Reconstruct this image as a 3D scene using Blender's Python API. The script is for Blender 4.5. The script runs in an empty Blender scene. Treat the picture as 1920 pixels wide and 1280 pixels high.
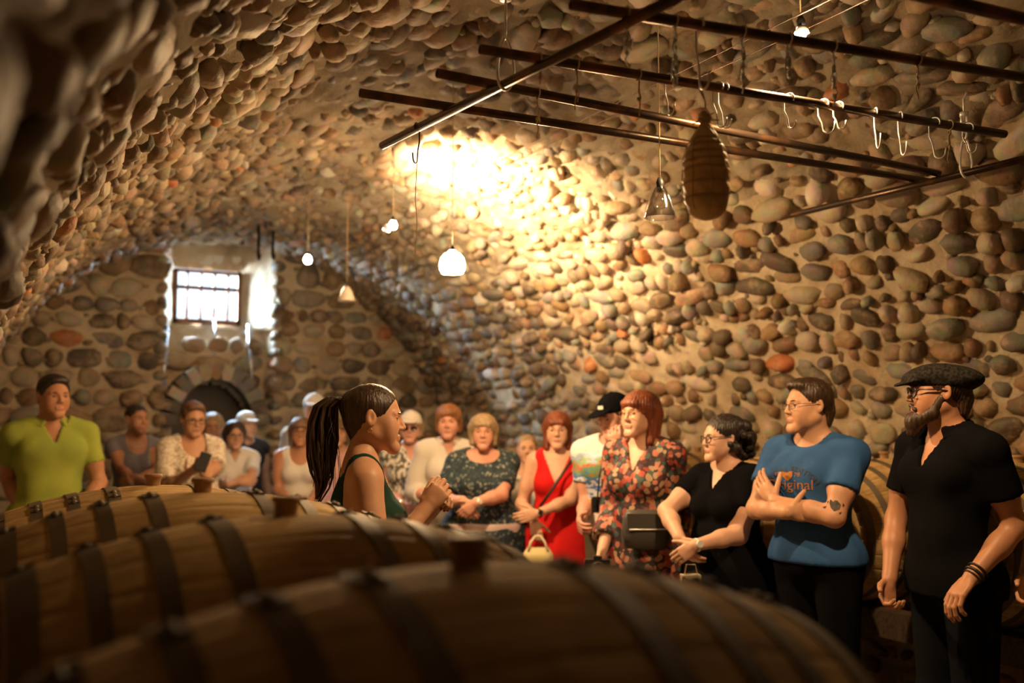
import bpy, bmesh, math, random, numpy as np
from mathutils import Vector, Matrix, Quaternion
from mathutils.bvhtree import BVHTree

random.seed(7); rng = np.random.default_rng(7)
S = bpy.context.scene; C = S.collection
R = math.radians

# ------------------------------------------------------------------ camera
YAW = R(28.6); TAN = .0857; PITCH = math.atan(TAN); FPX = 1867.0; CAMZ = 1.55
cam_d = bpy.data.cameras.new('camera'); cam = bpy.data.objects.new('camera', cam_d); C.objects.link(cam)
cam.location = (0, 0, CAMZ); cam.rotation_euler = (math.pi/2 + PITCH, 0, -YAW)
cam_d.sensor_width = 36; cam_d.lens = 36*FPX/1920; cam_d.clip_start = .02
cam_d.dof.use_dof = True; cam_d.dof.focus_distance = 3.4; cam_d.dof.aperture_fstop = 1.7
S.camera = cam

# ------------------------------------------------------------------ world, colour management
S.view_settings.view_transform = 'Standard'; S.view_settings.look = 'None'
S.view_settings.gamma = 1; S.view_settings.exposure = .38; S.cycles.diffuse_bounces = 2; S.view_settings.use_curve_mapping = False
W = bpy.data.worlds.new('daylight'); S.world = W; W.use_nodes = True
W.node_tree.nodes['Background'].inputs[0].default_value = (.72, .88, 1, 1)
W.node_tree.nodes['Background'].inputs[1].default_value = 1.9

def area_light(name, loc, target, size, size_y, power, color):
    d = bpy.data.lights.new(name, 'AREA'); d.shape = 'RECTANGLE'; d.size = size; d.size_y = size_y
    d.energy = power; d.color = color
    o = bpy.data.objects.new(name, d); C.objects.link(o); o.location = loc
    o.rotation_euler = (Vector(target)-Vector(loc)).to_track_quat('-Z', 'Y').to_euler(); return o
def bulb_light(name, loc, power, color=(1, .63, .30), radius=.03):
    d = bpy.data.lights.new(name, 'POINT'); d.energy = power; d.color = color; d.shadow_soft_size = radius
    o = bpy.data.objects.new(name, d); C.objects.link(o); o.location = loc; return o

# ------------------------------------------------------------------ projection helpers
FWD = Vector((math.sin(YAW)*math.cos(PITCH), math.cos(YAW)*math.cos(PITCH), math.sin(PITCH)))
RGT = Vector((math.cos(YAW), -math.sin(YAW), 0)); UPV = RGT.cross(FWD)
FH = Vector((math.sin(YAW), math.cos(YAW), 0)); CAM = Vector((0, 0, CAMZ))
def ray(px, py): return FWD + RGT*((px-960)/FPX) + UPV*((640-py)/FPX)
def P(px, py, d): return CAM + ray(px, py)*d
def onz(px, py, z):
    r = ray(px, py); return CAM + r*((z-CAMZ)/r.z)
def onv(px, py, v):
    r = ray(px, py); return CAM + r*(v/r.x)
def onu(px, py, u):
    r = ray(px, py); return CAM + r*(u/r.y)
def proj(p):
    q = Vector(p)-CAM; z = q.dot(FWD); return 960+FPX*q.dot(RGT)/z, 640-FPX*q.dot(UPV)/z, z

# ------------------------------------------------------------------ materials
def mat(name, color, rough=.6, metal=0., spec=.5, bump=None, var=None, trans=0., emit=None, extra=None, sss=0.):
    m = bpy.data.materials.new(name); m.use_nodes = True; nt = m.node_tree; b = nt.nodes['Principled BSDF']
    b.inputs['Base Color'].default_value = (*color, 1); b.inputs['Roughness'].default_value = rough
    b.inputs['Metallic'].default_value = metal; b.inputs['Specular IOR Level'].default_value = spec
    if trans: b.inputs['Transmission Weight'].default_value = trans
    if sss:
        b.inputs['Subsurface Weight'].default_value = sss; b.inputs['Subsurface Radius'].default_value = (.012, .005, .002)
    if emit:
        b.inputs['Emission Color'].default_value = (*emit[0], 1); b.inputs['Emission Strength'].default_value = emit[1]
    tc = nt.nodes.new('ShaderNodeTexCoord')
    if var:   # (second colour, scale, (sx,sy,sz), contrast lo, hi)
        c2, sc, st, lo, hi = var
        mp = nt.nodes.new('ShaderNodeMapping'); mp.inputs['Scale'].default_value = st
        n = nt.nodes.new('ShaderNodeTexNoise'); n.inputs['Scale'].default_value = sc; n.inputs['Detail'].default_value = 5
        r = nt.nodes.new('ShaderNodeValToRGB')
        r.color_ramp.elements[0].position = lo; r.color_ramp.elements[0].color = (*color, 1)
        r.color_ramp.elements[1].position = hi; r.color_ramp.elements[1].color = (*c2, 1)
        L = nt.links.new
        L(tc.outputs['Object'], mp.inputs[0]); L(mp.outputs[0], n.inputs['Vector']); L(n.outputs['Fac'], r.inputs[0])
        L(r.outputs[0], b.inputs['Base Color'])
    if bump:  # (scale, strength, distance, stretch)
        sc, stg, dist, st = bump
        mp = nt.nodes.new('ShaderNodeMapping'); mp.inputs['Scale'].default_value = st
        n = nt.nodes.new('ShaderNodeTexNoise'); n.inputs['Scale'].default_value = sc; n.inputs['Detail'].default_value = 6
        bu = nt.nodes.new('ShaderNodeBump'); bu.inputs['Strength'].default_value = stg; bu.inputs['Distance'].default_value = dist
        L = nt.links.new
        L(tc.outputs['Object'], mp.inputs[0]); L(mp.outputs[0], n.inputs['Vector']); L(n.outputs['Fac'], bu.inputs['Height'])
        L(bu.outputs[0], b.inputs['Normal'])
    if extra: extra(nt, b, tc)
    return m

STONE_COLS = [(0, (.15,.10,.06)), (.12, (.27,.19,.12)), (.24, (.11,.08,.055)), (.34, (.34,.27,.18)), (.46, (.20,.12,.06)), (.56, (.22,.20,.16)),
              (.66, (.40,.33,.24)), (.76, (.16,.135,.105)), (.86, (.28,.17,.09)), (.955, (.55,.48,.38)), (.982, (.40,.14,.05))]
def stone_mat(name, attr, dust=(.52, .66, .6)):
    m = bpy.data.materials.new(name); m.use_nodes = True; nt = m.node_tree; b = nt.nodes['Principled BSDF']; L = nt.links.new
    b.inputs['Roughness'].default_value = .62; b.inputs['Specular IOR Level'].default_value = .3
    if attr:
        a = nt.nodes.new('ShaderNodeAttribute'); a.attribute_name = 'tone'; fac = a.outputs['Fac']
    else:
        a = nt.nodes.new('ShaderNodeObjectInfo'); fac = a.outputs['Random']
    r = nt.nodes.new('ShaderNodeValToRGB'); r.color_ramp.interpolation = 'CONSTANT'
    els = r.color_ramp.elements
    els[0].position = 0; els[0].color = (*STONE_COLS[0][1], 1); els[1].position = STONE_COLS[1][0]; els[1].color = (*STONE_COLS[1][1], 1)
    for p, c in STONE_COLS[2:]:
        e = els.new(p); e.color = (*c, 1)
    L(fac, r.inputs[0])
    g = nt.nodes.new('ShaderNodeNewGeometry')
    n = nt.nodes.new('ShaderNodeTexNoise'); n.inputs['Scale'].default_value = 14; n.inputs['Detail'].default_value = 6
    L(g.outputs['Position'], n.inputs['Vector'])
    mx = nt.nodes.new('ShaderNodeMix'); mx.data_type = 'RGBA'; mx.blend_type = 'OVERLAY'; mx.inputs[0].default_value = .5
    L(r.outputs[0], mx.inputs[6]); L(n.outputs['Color'], mx.inputs[7])
    # lime dust smeared over part of each stone
    n2 = nt.nodes.new('ShaderNodeTexNoise'); n2.inputs['Scale'].default_value = 7; n2.inputs['Detail'].default_value = 8; n2.inputs['Roughness'].default_value = .7
    L(g.outputs['Position'], n2.inputs['Vector'])
    rr = nt.nodes.new('ShaderNodeValToRGB'); rr.color_ramp.elements[0].position = dust[0]; rr.color_ramp.elements[1].position = dust[1]
    rr.color_ramp.elements[0].color = (0,0,0,1); rr.color_ramp.elements[1].color = (dust[2],dust[2],dust[2],1)
    L(n2.outputs['Fac'], rr.inputs[0])
    m2 = nt.nodes.new('ShaderNodeMix'); m2.data_type = 'RGBA'; L(rr.outputs[0], m2.inputs[0]); L(mx.outputs[2], m2.inputs[6])
    m2.inputs[7].default_value = (.46,.34,.21,1)
    L(m2.outputs[2], b.inputs['Base Color'])
    bu = nt.nodes.new('ShaderNodeBump'); bu.inputs['Strength'].default_value = .6; bu.inputs['Distance'].default_value = .008
    n3 = nt.nodes.new('ShaderNodeTexNoise'); n3.inputs['Scale'].default_value = 45; n3.inputs['Detail'].default_value = 6
    L(g.outputs['Position'], n3.inputs['Vector']); L(n3.outputs['Fac'], bu.inputs['Height']); L(bu.outputs[0], b.inputs['Normal'])
    return m
def clear_glass(name, refl, tint=(1,1,1)):
    m = bpy.data.materials.new(name); m.use_nodes = True; nt = m.node_tree; nt.nodes.remove(nt.nodes['Principled BSDF']); L = nt.links.new
    t = nt.nodes.new('ShaderNodeBsdfTransparent'); t.inputs[0].default_value = (*tint, 1)
    g = nt.nodes.new('ShaderNodeBsdfGlossy'); g.inputs['Roughness'].default_value = .08
    f = nt.nodes.new('ShaderNodeLayerWeight'); f.inputs['Blend'].default_value = .5
    mu = nt.nodes.new('ShaderNodeMath'); mu.operation = 'MULTIPLY'; mu.inputs[1].default_value = refl
    mx = nt.nodes.new('ShaderNodeMixShader'); L(f.outputs['Facing'], mu.inputs[0]); L(mu.outputs[0], mx.inputs[0])
    L(t.outputs[0], mx.inputs[1]); L(g.outputs[0], mx.inputs[2]); L(mx.outputs[0], nt.nodes['Material Output'].inputs[0])
    return m
M_STONE = stone_mat('cobble', False); M_STONES = stone_mat('cobble_mass', True)
M_DUSTY = stone_mat('dusty_cobble', False, (.44, .60, .5)); M_DUSTYS = stone_mat('dusty_cobble_mass', True, (.44, .60, .5))
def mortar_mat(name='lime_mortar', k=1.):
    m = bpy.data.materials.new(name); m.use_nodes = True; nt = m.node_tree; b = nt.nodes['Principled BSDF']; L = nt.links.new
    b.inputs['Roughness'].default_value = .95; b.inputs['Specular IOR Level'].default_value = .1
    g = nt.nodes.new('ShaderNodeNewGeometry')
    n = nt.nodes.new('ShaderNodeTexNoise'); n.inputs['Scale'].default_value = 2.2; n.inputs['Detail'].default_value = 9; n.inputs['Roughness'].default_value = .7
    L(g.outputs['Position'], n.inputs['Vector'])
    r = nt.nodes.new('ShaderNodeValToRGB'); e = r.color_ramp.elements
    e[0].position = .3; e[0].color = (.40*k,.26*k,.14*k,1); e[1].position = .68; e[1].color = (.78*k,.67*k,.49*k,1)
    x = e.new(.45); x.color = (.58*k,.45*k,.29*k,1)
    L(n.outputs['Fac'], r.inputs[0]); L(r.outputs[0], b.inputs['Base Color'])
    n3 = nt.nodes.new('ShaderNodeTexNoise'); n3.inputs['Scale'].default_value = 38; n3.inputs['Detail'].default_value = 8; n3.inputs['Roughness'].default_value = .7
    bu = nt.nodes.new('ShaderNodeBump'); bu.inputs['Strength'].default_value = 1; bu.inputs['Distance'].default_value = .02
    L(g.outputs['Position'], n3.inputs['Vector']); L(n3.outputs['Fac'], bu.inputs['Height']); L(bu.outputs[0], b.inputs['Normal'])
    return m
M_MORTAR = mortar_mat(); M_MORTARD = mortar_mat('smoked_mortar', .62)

# ------------------------------------------------------------------ object helpers
def link_mesh(name, me, parent=None, m=None, loc=None, rot=None, smooth=False):
    o = bpy.data.objects.new(name, me); C.objects.link(o)
    if m is not None and len(me.materials) == 0: me.materials.append(m)
    if parent is not None: o.parent = parent
    if loc is not None: o.location = loc
    if rot is not None: o.rotation_euler = rot
    if smooth: me.shade_smooth()
    return o
def np_mesh(name, V, F, mats=(), fm=None, smooth=True):
    """V (n,3); F list/array of polygons (uniform quads or tris array, or list of lists)."""
    me = bpy.data.meshes.new(name)
    V = np.asarray(V, dtype=np.float32)
    if isinstance(F, np.ndarray):
        k = F.shape[1]; nf = len(F); me.vertices.add(len(V)); me.vertices.foreach_set('co', V.ravel())
        me.loops.add(nf*k); me.loops.foreach_set('vertex_index', F.astype(np.int32).ravel())
        me.polygons.add(nf); me.polygons.foreach_set('loop_start', np.arange(0, nf*k, k, dtype=np.int32))
        me.update(calc_edges=True)
    else:
        me.from_pydata([tuple(v) for v in V], [], [list(f) for f in F]); me.update()
    for m in mats: me.materials.append(m)
    if fm is not None: me.polygons.foreach_set('material_index', np.asarray(fm, dtype=np.int32))
    if smooth: me.polygons.foreach_set('use_smooth', np.ones(len(me.polygons), dtype=bool))
    return me
def empty(name, loc=(0,0,0), rz=0., label=None, cat=None, group=None):
    o = bpy.data.objects.new(name, None); C.objects.link(o); o.location = loc; o.rotation_euler = (0,0,rz); o.empty_display_size = .1
    tag(o, label, cat, group); return o
def tag(o, label=None, cat=None, group=None, kind=None):
    if label: o['label'] = label
    if cat: o['category'] = cat
    if group: o['group'] = group
    if kind: o['kind'] = kind
    return o
def copy_tree(o, parent=None):
    c = o.copy(); C.objects.link(c)
    if parent is not None: c.parent = parent
    for ch in list(o.children): copy_tree(ch, c)
    return c
def lathe_np(prof, n=24, close=False):
    """prof [(r,z)] -> V,F around z"""
    V = []; F = []
    for r_, z_ in prof:
        for i in range(n):
            a = 2*math.pi*i/n; V.append((r_*math.cos(a), r_*math.sin(a), z_))
    m = len(prof)
    for j in range(m-1 if not close else m):
        j2 = (j+1) % m
        for i in range(n):
            F.append((j*n+i, j*n+(i+1) % n, j2*n+(i+1) % n, j2*n+i))
    if not close:
        F.append(tuple(reversed(range(n)))); F.append(tuple((m-1)*n+i for i in range(n)))
    return V, F
def tube_np(pts, rad, n=8, closed=False, caps=True):
    pts = [Vector(p) for p in pts]; N = len(pts)
    rads = rad if hasattr(rad, '__len__') else [rad]*N
    V = []; F = []; prev = None
    for i, p in enumerate(pts):
        if closed: t = pts[(i+1) % N]-pts[i-1]
        else: t = pts[min(i+1, N-1)]-pts[max(i-1, 0)]
        t.normalize()
        if prev is None:
            a = Vector((0,0,1)) if abs(t.z) < .9 else Vector((1,0,0)); prev = a
        x = (prev - t*prev.dot(t)).normalized(); y = t.cross(x); prev = x
        for k in range(n):
            an = 2*math.pi*k/n; V.append(p + (x*math.cos(an)+y*math.sin(an))*rads[i])
    for i in range(N if closed else N-1):
        j = (i+1) % N
        for k in range(n): F.append((i*n+k, i*n+(k+1) % n, j*n+(k+1) % n, j*n+k))
    if caps and not closed:
        F.append(tuple(reversed(range(n)))); F.append(tuple((N-1)*n+k for k in range(n)))
    return V, F
def box_np(lo, hi):
    x0,y0,z0 = lo; x1,y1,z1 = hi
    V = [(x0,y0,z0),(x1,y0,z0),(x1,y1,z0),(x0,y1,z0),(x0,y0,z1),(x1,y0,z1),(x1,y1,z1),(x0,y1,z1)]
    return V, [(3,2,1,0),(4,5,6,7),(0,1,5,4),(1,2,6,5),(2,3,7,6),(3,0,4,7)]
def merge(*parts):
    V = []; F = []
    for v, f in parts:
        n = len(V); V += [tuple(x) for x in v]; F += [tuple(i+n for i in ff) for ff in f]
    return V, F
def mesh(name, vf, m, parent=None, smooth=True, loc=None, rot=None):
    me = np_mesh(name, vf[0], vf[1], [m] if m else [], smooth=smooth)
    o = link_mesh(name, me, parent)
    if loc is not None: o.location = loc
    if rot is not None: o.rotation_euler = rot
    return o
def arc_pts(c, r, a0, a1, n, plane='xz'):
    out = []
    for i in range(n+1):
        a = a0+(a1-a0)*i/n; q = (math.cos(a)*r, math.sin(a)*r)
        out.append(Vector(c)+(Vector((q[0],0,q[1])) if plane == 'xz' else Vector((q[0],q[1],0)) if plane == 'xy' else Vector((0,q[0],q[1]))))
    return out

# ================================================================== THE VAULT
LEND = 9.4; LBACK = -2.6; VC = 2.1; RA = 2.4; ZC = .49; RB = 2.81; VL = VC-RA; VR = VC+RA
WIN_L, WIN_R = onu(322, 560, LEND).x, onu(508, 560, LEND).x       # recess in the end wall
# profile samples from left floor over the crown to right floor
_pr = [(VL, z) for z in np.linspace(0, ZC, 8)[:-1]] + [(VC-RA*math.cos(t), ZC+RB*math.sin(t)) for t in np.linspace(0, math.pi, 241)] + [(VR, z) for z in np.linspace(ZC, 0, 8)[1:]]
_pr = np.array(_pr); _sl = np.concatenate([[0], np.cumsum(np.hypot(*np.diff(_pr, axis=0).T))]); SLEN = _sl[-1]
def prof(s):
    v = np.interp(s, _sl, _pr[:,0]); z = np.interp(s, _sl, _pr[:,1]); e = .02
    dv = np.interp(s+e, _sl, _pr[:,0])-np.interp(s-e, _sl, _pr[:,0]); dz = np.interp(s+e, _sl, _pr[:,1])-np.interp(s-e, _sl, _pr[:,1])
    l = np.hypot(dv, dz)+1e-9; dv /= l; dz /= l
    return v, z, dv, dz, dz, -dv      # point, tangent, inward normal
def lattice(seed, n=64):
    return np.random.default_rng(seed).random((n, n))
_lat = [lattice(i) for i in range(6)]
def vnoise(x, y, k=0):
    L = _lat[k]; n = 64; xi = np.floor(x).astype(int); yi = np.floor(y).astype(int); fx = x-xi; fy = y-yi
    fx = fx*fx*(3-2*fx); fy = fy*fy*(3-2*fy); a = L[xi % n, yi % n]; b = L[(xi+1) % n, yi % n]; c = L[xi % n, (yi+1) % n]; d = L[(xi+1) % n, (yi+1) % n]
    return (a*(1-fx)+b*fx)*(1-fy)+(c*(1-fx)+d*fx)*fy
def fbm(x, y, k=0):
    return vnoise(x, y, k)*.5+vnoise(x*2.1+7, y*2.1+3, k)*.28+vnoise(x*4.3+1, y*4.3+9, k)*.15+vnoise(x*8.9, y*8.9, k)*.07
S_L = float(np.interp(0, [0], [0])); 
# where the vault is cut into the named pieces of the room
s_of_z_left = float(_sl[7+np.argmin(np.abs(_pr[7:128,1]-1.9))]); s_of_z_right = float(_sl[128+np.argmin(np.abs(_pr[128:248,1]-2.75))])
SECT = [('wall_left', 0, s_of_z_left), ('ceiling', s_of_z_left, s_of_z_right), ('wall_right', s_of_z_right, SLEN)]
SECT_OBJ = {}
for nm, s0, s1 in SECT:
    st = .028
    ns = int((s1-s0)/st)+1; us = np.arange(LBACK, LEND+.25, st); ss = np.linspace(s0, s1, ns+1)
    Sg, Ug = np.meshgrid(ss, us, indexing='ij'); v, z, tv, tz, nv, nz = prof(Sg.ravel()); u = Ug.ravel()
    k_ = 1.7 if nm == 'ceiling' else 1
    d = (fbm(Sg.ravel()*9, u*9, 1)-.5)*.06*k_ + (fbm(Sg.ravel()*1.3, u*1.3, 2)-.5)*.05 + (vnoise(Sg.ravel()*24, u*14, 3)-.5)*.018*k_
    V = np.stack([v+nv*d, u, z+nz*d], 1)
    nu = len(us); I, J = np.meshgrid(np.arange(ns), np.arange(nu-1), indexing='ij'); a = (I*nu+J).ravel()
    F = np.stack([a, a+1, a+nu+1, a+nu], 1)
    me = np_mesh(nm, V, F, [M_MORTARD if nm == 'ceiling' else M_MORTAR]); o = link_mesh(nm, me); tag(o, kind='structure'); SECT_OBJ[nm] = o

# ---- the cobbles
bm = bmesh.new(); bmesh.ops.create_icosphere(bm, subdivisions=3, radius=1); ICO3 = (np.array([v.co[:] for v in bm.verts]), np.array([[v.index for v in f.verts] for f in bm.faces])); bm.free()
bm = bmesh.new(); bmesh.ops.create_icosphere(bm, subdivisions=2, radius=1); ICO2 = (np.array([v.co[:] for v in bm.verts]), np.array([[v.index for v in f.verts] for f in bm.faces])); bm.free()
def rock_shape(co, seed):
    r_ = np.random.default_rng(seed); out = co.copy()
    k = np.sign(out)*np.abs(out)**r_.uniform(.72, .95); out = k/np.linalg.norm(k, axis=1).max()*1.0
    for _ in range(6):
        n = r_.normal(size=3); n /= np.linalg.norm(n); dd = out@n; c = r_.uniform(.6, .85)
        over = np.maximum(dd-c, 0); out -= np.outer(over*.75, n)
    for _ in range(4):
        w = r_.normal(size=3)*1.9; out *= (1+.07*np.sin(co@w+r_.uniform(0, 6)))[:, None]
    return out
ROCKS3 = [rock_shape(ICO3[0], 100+i) for i in range(14)]; ROCKS2 = [rock_shape(ICO2[0], 100+i) for i in range(14)]
ROCK_ME = [np_mesh('stone_shape', ROCKS2[i], ICO2[1], [M_STONE]) for i in range(14)]
ROCK_ME3 = [np_mesh('stone_shape_fine', ROCKS3[i], ICO3[1], [M_STONE]) for i in range(14)]

ROCK_MEd = [np_mesh('stone_shape_dusty', ROCKS2[i], ICO2[1], [M_DUSTY]) for i in range(14)]
def lay_stones(owner, stones, nsingle=300, fine=4.2, dusty=False):
    """stones: list of (centre Vector, 3x3 axes (along, up, out) , radii (a,b,c), variant)"""
    sc = []
    for i, (c, A, rr, k) in enumerate(stones):
        x, y, dp = proj(c)
        if dp < .4 or not (-10 < x < 1930 and -10 < y < 1290): sc.append(-1); continue
        n = Vector(A[:, 2]); face = max(.12, abs((Vector(c)-CAM).normalized().dot(n)))
        sc.append(rr[0]*rr[1]*face/dp**2)
    order = np.argsort(-np.array(sc)); single = set(int(i) for i in order[:nsingle] if sc[int(i)] > 0)
    Vs = []; Fs = []; T = []; off = 0
    for i, (c, A, rr, k) in enumerate(stones):
        if i in single:
            dp = (Vector(c)-CAM).length
            o = bpy.data.objects.new('stone', (ROCK_MEd if dusty else ROCK_ME3 if dp < fine else ROCK_ME)[k]); C.objects.link(o); o.parent = owner
            mt = Matrix([[float(A[r_, cc]*rr[cc]) for cc in range(3)]+[float(c[r_])] for r_ in range(3)]+[[0,0,0,1]])
            o.matrix_world = mt
        else:
            V = (ROCKS2[k]*rr)@A.T+np.array(c); Vs.append(V); Fs.append(ICO2[1]+off); off += len(V); T.append(np.full(len(V), random.random()))
    if Vs:
        me = np_mesh('stones', np.concatenate(Vs), np.concatenate(Fs), [M_DUSTYS if dusty else M_STONES])
        at = me.attributes.new('tone', 'FLOAT', 'POINT'); at.data.foreach_set('value', np.concatenate(T).astype(np.float32))
        o = link_mesh('stones', me, owner); o['kind'] = 'stuff'
rs = random.Random(3)
for nm, s0, s1 in SECT:
    stones = []; s = s0+.03
    while s < s1-.02:
        h = rs.uniform(.065, .125)
        u = LBACK+rs.uniform(0, .1)
        while u < LEND:
            w = h*rs.choice([.8, 1.0, 1.2, 1.4, 1.6, 1.9, 2.5]) * rs.uniform(.85, 1.15)
            small = rs.random() < .14
            cs = s+h/2+rs.uniform(-.02, .02); cu = u+w/2
            hh, ww = h, w
            if small: hh *= .6; ww *= .55
            v, z, tv, tz, nv, nz = [float(q) for q in prof(np.array([cs]))] if False else [float(q[0]) for q in prof(np.array([cs]))]
            px, py, dp = proj((v, cu, z)); skip = (dp < -1.5)
            if not skip and rs.random() > .05:
                rot = rs.gauss(0, .22); T = np.array([tv, 0, tz]); U = np.array([0, 1., 0]); N = np.array([nv, 0, nz])
                a = U*math.cos(rot)+T*math.sin(rot); b = -U*math.sin(rot)+T*math.cos(rot)
                if nm == 'ceiling': tilt = rs.gauss(.1, .3)
                else: tilt = rs.gauss(0, .12)
                n2 = N*math.cos(tilt)+b*math.sin(tilt); b2 = b*math.cos(tilt)-N*math.sin(tilt)
                A = np.stack([a, b2, n2], 1); c = rs.uniform(.045, .075)*(.75 if small else 1)
                out = rs.uniform(-.02, .018)-(rs.uniform(.0, .035) if nm == 'ceiling' else 0)
                cen = np.array([v, cu, z])+N*out
                stones.append((cen, A, np.array([ww*.56, hh*.57, c]), rs.randrange(14)))
                if rs.random() < .22:     # a pebble wedged into the joint
                    cen2 = np.array([v, u, z])+N*.0+T*rs.uniform(-.5, .5)*h
                    stones.append((cen2, A, np.array([.028, .02, .026])*rs.uniform(.7, 1.3), rs.randrange(14)))
            u += w+rs.uniform(-.004, .02)
        s += h+rs.uniform(-.004, .008)
    lay_stones(SECT_OBJ[nm], stones, dusty=nm == 'ceiling')

# ---- end wall with the window recess, sloping sill, arched opening
def pt(px, py): q = onu(px, py, LEND); return q.x, q.z
rx0, _ = pt(313, 560); rx1, _ = pt(512, 560)
_, zw0 = pt(400, 601); _, zw1 = pt(400, 497)
wx0, _ = pt(338, 560); wx1, _ = pt(468, 560)
zs = pt(400, 655)[1]                       # foot of the sloping sill
ax0, _ = pt(328, 760); ax1, _ = pt(478, 760); az = pt(400, 712)[1]   # arched opening
RD = .38                                    # depth of the recess
def arch_top(x):
    c = (ax0+ax1)/2; hw = (ax1-ax0)/2; t = np.clip(1-((x-c)/hw)**2, 0, 1); return (az-.42)+.42*np.sqrt(t)
st = .03; xs = np.arange(VL-.1, VR+.1+st, st); zz = np.arange(0, 3.42, st)
X, Z = np.meshgrid(xs, zz, indexing='ij')
inrec = (X > rx0) & (X < rx1)
inarch = (X > ax0) & (X < ax1) & (Z < arch_top(X))
inwin = (X > wx0) & (X < wx1) & (Z > zw0) & (Z < zw1+.02)
slope = np.clip((Z-zs)/(zw0-zs), 0, 1)
sidef = np.clip(np.minimum((X-rx0)/(wx0-rx0), (rx1-X)/(rx1-wx1)), 0, 1); deep = .20+(RD-.20)*slope
Y = LEND + np.where(inrec, np.where(Z > zw0-.05, .06+(deep-.06)*sidef, deep), 0) + (fbm(X*7, Z*7, 4)-.5)*.07
Y = np.where(inarch, LEND+.3, Y)
V = np.stack([X.ravel(), Y.ravel(), Z.ravel()], 1); nz_ = len(zz)
I, J = np.meshgrid(np.arange(len(xs)-1), np.arange(nz_-1), indexing='ij'); a = (I*nz_+J).ravel()
F_ALL = 0
keep = ~((inarch[:-1,:-1] & inarch[1:,:-1] & inarch[:-1,1:] & inarch[1:,1:]) | (inwin[:-1,:-1] & inwin[1:,:-1] & inwin[:-1,1:] & inwin[1:,1:])).ravel()
F = np.stack([a, a+nz_, a+nz_+1, a+1], 1)[keep]
me = np_mesh('wall_far', V, F, [M_MORTAR]); wall_far = link_mesh('wall_far', me); tag(wall_far, kind='structure')
rs = random.Random(11); stones = []; z = .05
while z < 3.3:
    h = rs.uniform(.11, .21); x = VL+rs.uniform(0, .1)
    while x < VR:
        w = h*rs.uniform(.8, 2.0); cx, cz = x+w/2, z+h/2
        half = VC+RA*math.sqrt(max(0, 1-((cz-ZC)/RB)**2)) if cz > ZC else VR
        lo = 2*VC-half
        if lo-.05 < cx < half+.05 and abs(cx-rx0) > .07 and abs(cx-rx1) > .08:
            rec = rx0 < cx < rx1; y = LEND+(.20 if rec else 0)
            if not (rec and cz > zs+.06) and not (ax0-.14 < cx < ax1+.14 and cz < float(arch_top(np.array(min(max(cx, ax0+.02), ax1-.02))))+.16):
                rt = rs.gauss(0, .15); a_ = np.array([math.cos(rt), 0, math.sin(rt)]); b_ = np.array([-math.sin(rt), 0, math.cos(rt)])
                A = np.stack([a_, b_, np.array([0, -1., 0])], 1)
                stones.append((np.array([cx, y-rs.uniform(-.03, .02), cz]), A, np.array([w*.6, h*.6, .07]), rs.randrange(14)))
        if rs.random() < .6 and lo+.1 < x < half-.05 and not (rx0-.1 < x < rx1+.1):
            stones.append((np.array([x, LEND-.0, cz+rs.uniform(-.4, .4)*h]), np.stack([np.array([1.,0,0]), np.array([0,0,1.]), np.array([0,-1.,0])], 1), np.array([.04, .028, .05])*rs.uniform(.6, 1.2), rs.randrange(14)))
        x += w+rs.uniform(.005, .035)
    z += h+rs.uniform(0, .02)
# stones that edge the recess on both sides
for xe in (rx0-.04, rx1+.05):
    z = .7
    while z < zw1+.1:
        h = rs.uniform(.09, .16)
        stones.append((np.array([xe, LEND+.05, z+h/2]), np.stack([np.array([1.,0,0]), np.array([0,0,1.]), np.array([0,-1.,0])], 1), np.array([.075, h*.5, .13]), rs.randrange(14))); z += h+.01
lay_stones(wall_far, stones, 300, dusty=True)
M_ARCHSHADE = mat('arch_shade_black', (.012,.010,.009), .95, bump=(18, .6, .01, (1,1,1)))  # near-black colour paints in the shade inside the arched opening
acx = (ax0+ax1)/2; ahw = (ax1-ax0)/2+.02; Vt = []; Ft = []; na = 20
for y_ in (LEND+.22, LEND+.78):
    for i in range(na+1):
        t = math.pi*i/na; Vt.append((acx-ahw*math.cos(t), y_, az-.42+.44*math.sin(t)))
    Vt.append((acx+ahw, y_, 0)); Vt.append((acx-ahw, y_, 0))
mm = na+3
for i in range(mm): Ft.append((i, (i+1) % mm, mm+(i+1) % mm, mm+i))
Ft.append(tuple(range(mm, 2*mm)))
mesh('shade_lining', (Vt, Ft), M_ARCHSHADE, wall_far, False)
# voussoirs of the arched opening
for i in range(13):
    t = math.pi*(i+.5)/13; c = (ax0+ax1)/2; hw = (ax1-ax0)/2+.06
    p = (c-hw*math.cos(t), LEND+.1, az-.42+.5*math.sin(t)); n = Vector((-math.cos(t)*.5, 0, math.sin(t)*hw)).normalized()
    V, F = box_np((-.05, -.12, -.075), (.05, .1, .075))
    o = mesh('arch_stone', (V, F), M_STONE, wall_far, False, p); o.rotation_euler = (0, math.atan2(n.x, n.z), 0)
# wall behind the camera and floor
me = np_mesh('wall_behind', *box_np((VL-.3, LBACK-.3, 0), (VR+.3, LBACK, 3.5)), [M_MORTAR], smooth=False); tag(link_mesh('wall_behind', me), kind='structure')
M_FLOOR = mat('trodden_floor', (.16,.12,.085), .9, var=((.26,.2,.14), 3, (1,1,1), .35, .65), bump=(14, .6, .02, (1,1,1)))
me = np_mesh('floor', *box_np((VL-.3, LBACK-.3, -.1), (VR+.3, LEND+1, 0)), [M_FLOOR], smooth=False); tag(link_mesh('floor', me), kind='structure')
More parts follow.
